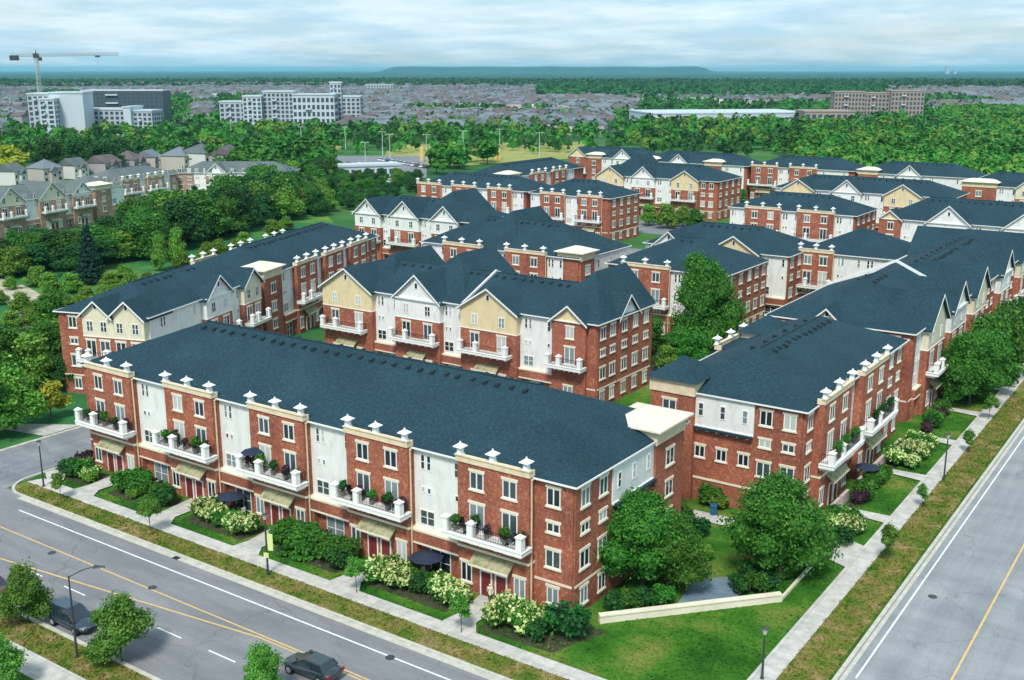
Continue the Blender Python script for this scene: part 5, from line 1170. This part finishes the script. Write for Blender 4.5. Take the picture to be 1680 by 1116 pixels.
# ------------------------------------------------------------------ balcony and patio furniture
def chair_mesh():
    a = MB(); a.box(-.24, .24, -.24, .24, .42, .47); a.box(-.24, .24, .2, .25, .47, .95)
    for sx in (-.21, .21):
        for sy in (-.21, .21): a.tube((sx, sy, 0), (sx, sy, .42), .02, n=4)
        a.box(sx - .03, sx + .03, -.22, .2, .64, .67)
    return a
def umbrella(x, y, z, canopy, label, h=2.3, r_=1.35):
    o = empty('patio_umbrella', (x, y, z)); tag(o, label, 'umbrella')
    a = MB(); n_ = 8; a.solid([(r_ * math.cos(i * 6.283 / n_), r_ * math.sin(i * 6.283 / n_), h - .45) for i in range(n_)] + [(0, 0, h)] + [(r_ * .97 * math.cos(i * 6.283 / n_), r_ * .97 * math.sin(i * 6.283 / n_), h - .5) for i in range(n_)],
                         [(i, (i + 1) % n_, n_) for i in range(n_)] + [(i, n_ + 1 + i, n_ + 1 + (i + 1) % n_, (i + 1) % n_) for i in range(n_)] + [tuple(range(2 * n_, n_, -1))]); a.build('canopy', canopy, o)
    a = MB(); a.tube((0, 0, 0), (0, 0, h - .05), .03, n=6); a.build('pole', M['metal'], o); a = MB(); a.cyl(0, 0, 0, .08, .26, .22, 10); a.build('base', M['metal'], o)
    return o
CH = {'dark': chair_mesh().mesh('chair', M['metal']), 'white': chair_mesh().mesh('chair', M['trim']), 'brown': chair_mesh().mesh('chair', mat('wicker', (.16, .09, .05), .8))}
def table_mesh():
    a = MB(); a.cyl(0, 0, .68, .72, .42, .42, 14); a.tube((0, 0, 0), (0, 0, .68), .035, n=6); a.cyl(0, 0, 0, .03, .22, .2, 10); return a.mesh('table', M['metal'])
TB = table_mesh()
def pot_mesh(seed, leaf):
    a = MB(); a.cyl(0, 0, 0, .38, .16, .22, 10); pm_ = a.mesh('pot', mat('pot_grey', (.2, .2, .19), .7) if 'pot_grey' not in bpy.data.materials else bpy.data.materials['pot_grey'])
    return pm_, leaf_mesh('foliage', [leaf], [(0, 0, .7, .32, .32, .4), (.12, .05, .95, .22, .22, .25)], 220, .12, seed)
PT = [pot_mesh(60, M['leaf']), pot_mesh(61, M['leaf_dark']), pot_mesh(62, M['leaf_red'])]
def planter(x, y, z, label, group, i=0, sc=1.0):
    o = empty('potted_plant', (x, y, z)); tag(o, label, 'potted plant', group); o.scale = (sc,) * 3; inst('pot', PT[i][0], o); inst('foliage', PT[i][1], o)
bx0 = [-50.5 + 3.55, -62.8 + 3.55, -75.1 + 3.55, -87.4 + 3.55, -99.8 + 3.55]; bx0 = [-47.0, -59.3, -71.6, -84.0, -96.6]
ON = ['rightmost', 'second from the right', 'middle', 'second from the left', 'leftmost']
for k, bx in enumerate(bx0):
    nm = 'on the %s balcony of the front block' % ON[k]; col = ('dark', 'dark', 'brown', 'dark', 'brown')[k]
    for q, (dx, dy, rz) in enumerate(((-2.9, .2, .4), (-1.5, .1, -.6), (1.2, .2, .5), (2.6, .0, -.4))):
        tag(inst('chair', CH[col], None, (bx + dx, 64.75 + dy, 5.62), rz + random.random()), '%s patio chair %s' % (col, nm), 'chair', 'patio chairs %s' % nm)
    for q, dx in enumerate((-2.2, 1.9)): tag(inst('table', TB, None, (bx + dx, 64.55, 5.62)), 'small round dark table %s' % nm, 'table', 'tables %s' % nm)
    for q in range(5): planter(bx - 3.4 + 1.6 * q + random.random() * .5, 64.5 + .15 * random.random(), 5.62, 'leafy potted plant %s' % nm, 'potted plants %s' % nm, (k + q) % 3, 1.0 + .5 * random.random())
for k, x_ in enumerate((-53.0, -65.3, -77.6, -90.0)):
    nm = 'on the ground patio %s' % ('between the two rightmost front bays', 'right of the middle front bay', 'left of the middle front bay', 'between the two leftmost front bays')[k]
    tag(inst('table', TB, None, (x_, 65.0, .1), sc=1.2), 'round dark table %s' % nm, 'table')
    for dx, dy, rz in ((-.9, 0, 1.5), (.9, .1, -1.6), (0, -.8, 3.1)): tag(inst('chair', CH['white' if k in (0, 2) else 'dark'], None, (x_ + dx, 65.0 + dy, .1), rz), '%s chair %s' % ('white' if k in (0, 2) else 'dark', nm), 'chair', 'chairs %s' % nm)
    planter(x_ - 1.9, 64.7, .05, 'potted plant %s' % nm, None, k % 3, 1.6)
navy = mat('navy_canvas', (.02, .03, .06), .8); crim = mat('crimson_canvas', (.26, .09, .08), .8)
umbrella(-53.6, 64.9, .05, navy, 'dark navy umbrella on the patio between the two rightmost front bays', 2.5, 1.5)
umbrella(-78.0, 64.9, .05, navy, 'dark umbrella on the patio between the middle and left front bays', 2.3, 1.4)
umbrella(-74.3, 64.9, 5.6, navy, 'black umbrella at the left end of the middle balcony', 2.1, 1.2)
# avenue block: balcony chairs and porch walls
for k, yc in enumerate((101.1, 113.2)):
    nm = 'on the %s avenue balcony' % ('nearer', 'farther')[k]
    for dy in (-2.8, -1.2, 1.4, 2.6): tag(inst('chair', CH['dark'], None, (-30.3, yc + dy, 5.62), random.random() * 3), 'dark patio chair %s' % nm, 'chair', 'chairs %s' % nm)
    for dy in (-2, .4, 3.2): planter(-30.1, yc + dy, 5.62, 'leafy potted plant %s' % nm, 'potted plants %s' % nm, k, 1.4)
for k, y_ in enumerate((99.0, 101.6, 107.2, 112.2, 114.6, 120.5)):
    a = MB(); a.box(-.12, .12, -1.1, 1.1, 0, 1.0); a.box(-.16, .16, -1.15, 1.15, 1.001, 1.1)
    tag(a.build('porch_wall', mat('pink_stone', (.50, .38, .36), .8) if 'pink_stone' not in bpy.data.materials else bpy.data.materials['pink_stone'], None, (-29.9, y_, 0.02)), 'low pinkish porch wall at the entrances of the avenue block', 'wall', 'porch walls of the avenue block')
umbrella(-29.6, 108.0, .05, navy, 'dark umbrella on the porch between the two avenue balconies', 2.3, 1.3)

# ------------------------------------------------------------------ person on the path
def person(x, y, rz, label):
    J = {'pelvis': (0, 0, .95), 'spine': (0, .01, 1.2), 'chest': (0, .0, 1.4), 'neck': (0, 0, 1.52), 'head': (0, -.02, 1.62), 'top': (0, -.01, 1.75),
         'hipL': (.10, 0, .92), 'kneeL': (.11, -.10, .50), 'ankL': (.11, -.04, .09), 'toeL': (.12, -.20, .04), 'hipR': (-.10, 0, .92), 'kneeR': (-.11, .0, .5), 'ankR': (-.12, .16, .10), 'toeR': (-.13, .02, .04),
         'shL': (.19, 0, 1.43), 'elL': (.27, .05, 1.15), 'wrL': (.27, -.10, .92), 'haL': (.27, -.15, .84), 'shR': (-.19, 0, 1.43), 'elR': (-.27, .03, 1.15), 'wrR': (-.26, .12, .92), 'haR': (-.26, .14, .83)}
    rad = {'pelvis': .15, 'spine': .13, 'chest': .16, 'neck': .055, 'head': .10, 'top': .075, 'hipL': .10, 'kneeL': .065, 'ankL': .045, 'toeL': .04, 'shL': .07, 'elL': .048, 'wrL': .034, 'haL': .04}
    for k in list(rad):
        if k.endswith('L'): rad[k[:-1] + 'R'] = rad[k]
    E_ = [('pelvis', 'spine'), ('spine', 'chest'), ('chest', 'neck'), ('neck', 'head'), ('head', 'top')] + [(a_ + s_, b_ + s_) for s_ in 'LR' for a_, b_ in (('hip', 'knee'), ('knee', 'ank'), ('ank', 'toe'), ('sh', 'el'), ('el', 'wr'), ('wr', 'ha'))] + [('pelvis', 'hipL'), ('pelvis', 'hipR'), ('chest', 'shL'), ('chest', 'shR')]
    names = list(J); me = bpy.data.meshes.new('person'); me.from_pydata([J[k] for k in names], [(names.index(a_), names.index(b_)) for a_, b_ in E_], [])
    o = bpy.data.objects.new('person', me); C.objects.link(o); o.location = (x, y, .14); o.rotation_euler = (0, 0, rz)
    sk = o.modifiers.new('skin', 'SKIN'); sk.use_smooth_shade = True
    for i, k in enumerate(names): me.skin_vertices[0].data[i].radius = (rad[k], rad[k] * (.75 if k in ('chest', 'spine', 'pelvis') else 1))
    me.skin_vertices[0].data[0].use_root = True
    sb = o.modifiers.new('sub', 'SUBSURF'); sb.levels = 1; sb.render_levels = 1
    # clothing by height: trousers, shirt, skin
    m_ = mat('person_clothes', (.7, .66, .5), .8); n, l, b = nodes(m_); t = n.new('ShaderNodeTexCoord'); sp = n.new('ShaderNodeSeparateXYZ'); l.new(t.outputs['Object'], sp.inputs[0])
    cr_ = n.new('ShaderNodeValToRGB'); cr_.color_ramp.interpolation = 'CONSTANT'; cr_.color_ramp.elements[0].color = (.02, .02, .02, 1); e_ = cr_.color_ramp.elements[1]; e_.position = .05; e_.color = (.10, .045, .05, 1)
    for p_, c_ in ((.47, (.66, .62, .45, 1)), (.755, (.5, .33, .25, 1)), (.83, (.72, .70, .6, 1))): e_ = cr_.color_ramp.elements.new(p_); e_.color = c_
    dvv = n.new('ShaderNodeMath'); dvv.operation = 'DIVIDE'; dvv.inputs[1].default_value = 2.0; l.new(sp.outputs[2], dvv.inputs[0]); l.new(dvv.outputs[0], cr_.inputs[0]); l.new(cr_.outputs[0], b.inputs['Base Color'])
    me.materials.append(m_); tag(o, label, 'person'); return o
x, y = at(804, 993); person(x, y, R(10), 'person in a pale top and dark trousers standing on the rightmost front walk')

# rough grass: short tufts over the verges and lawn edges, so the turf has height and ragged borders
def tufts(name, quads, n_, z, material, label, hgt=.16, seed=5):
    r = np.random.RandomState(seed); areas = np.array([abs((q[1] - q[0]) * (q[3] - q[2])) for q in quads]); pick = r.choice(len(quads), n_, p=areas / areas.sum()); Q = np.array(quads)[pick]
    x = Q[:, 0] + (Q[:, 1] - Q[:, 0]) * r.rand(n_); y = Q[:, 2] + (Q[:, 3] - Q[:, 2]) * r.rand(n_); a = r.rand(n_) * 6.28; w = .07 + .1 * r.rand(n_); h = hgt * (.4 + r.rand(n_)); t1 = (r.rand(n_) - .5) * .2; t2 = (r.rand(n_) - .5) * .2
    c_, s_ = np.cos(a) * w, np.sin(a) * w; V = np.stack([np.stack([x - c_, y - s_, np.full(n_, z)], 1), np.stack([x + c_, y + s_, np.full(n_, z)], 1), np.stack([x + t1, y + t2, z + h], 1)], 1).reshape(-1, 3)
    me = bpy.data.meshes.new(name); me.vertices.add(len(V)); me.vertices.foreach_set('co', V.ravel().astype(np.float32)); me.loops.add(len(V)); me.loops.foreach_set('vertex_index', np.arange(len(V), dtype=np.int32))
    me.polygons.add(n_); me.polygons.foreach_set('loop_start', np.arange(n_, dtype=np.int32) * 3); me.materials.append(material); me.update(calc_edges=True); tag(inst(name, me), label, 'grass', kind='stuff')
tufts('verge_grass', [(-101, -30, 56.15, 58.45), (-23.45, -20.35, 66, 150), (-95, -35, 39.1, 41.6)], 24000, .11, M['dry'], 'rough dry grass of the verges', .10)
tufts('lawn_grass', [(-45, -25.3, 60.0, 70), (-34, -25.2, 66, 88), (-29.9, -25.2, 94, 150), (-102, -45, 60.0, 61.6)], 14000, .02, M['lawn'], 'short lawn grass of the front gardens', .08, 6)
# ------------------------------------------------------------------ air
b = MB(); b.box(-41000, 23000, -10000, 41000, -4.5, 130.0)
hz_ = bpy.data.materials.new('haze_air'); hz_.use_nodes = True; t = hz_.node_tree; t.nodes.clear(); oo = t.nodes.new('ShaderNodeOutputMaterial'); pv = t.nodes.new('ShaderNodeVolumePrincipled')
pv.inputs['Density'].default_value = 0.00005; pv.inputs['Color'].default_value = (0.34, 0.76, 0.95, 1); pv.inputs['Anisotropy'].default_value = 0.2
t.links.new(pv.outputs[0], oo.inputs['Volume']); tag(b.build('haze', hz_), kind='stuff')
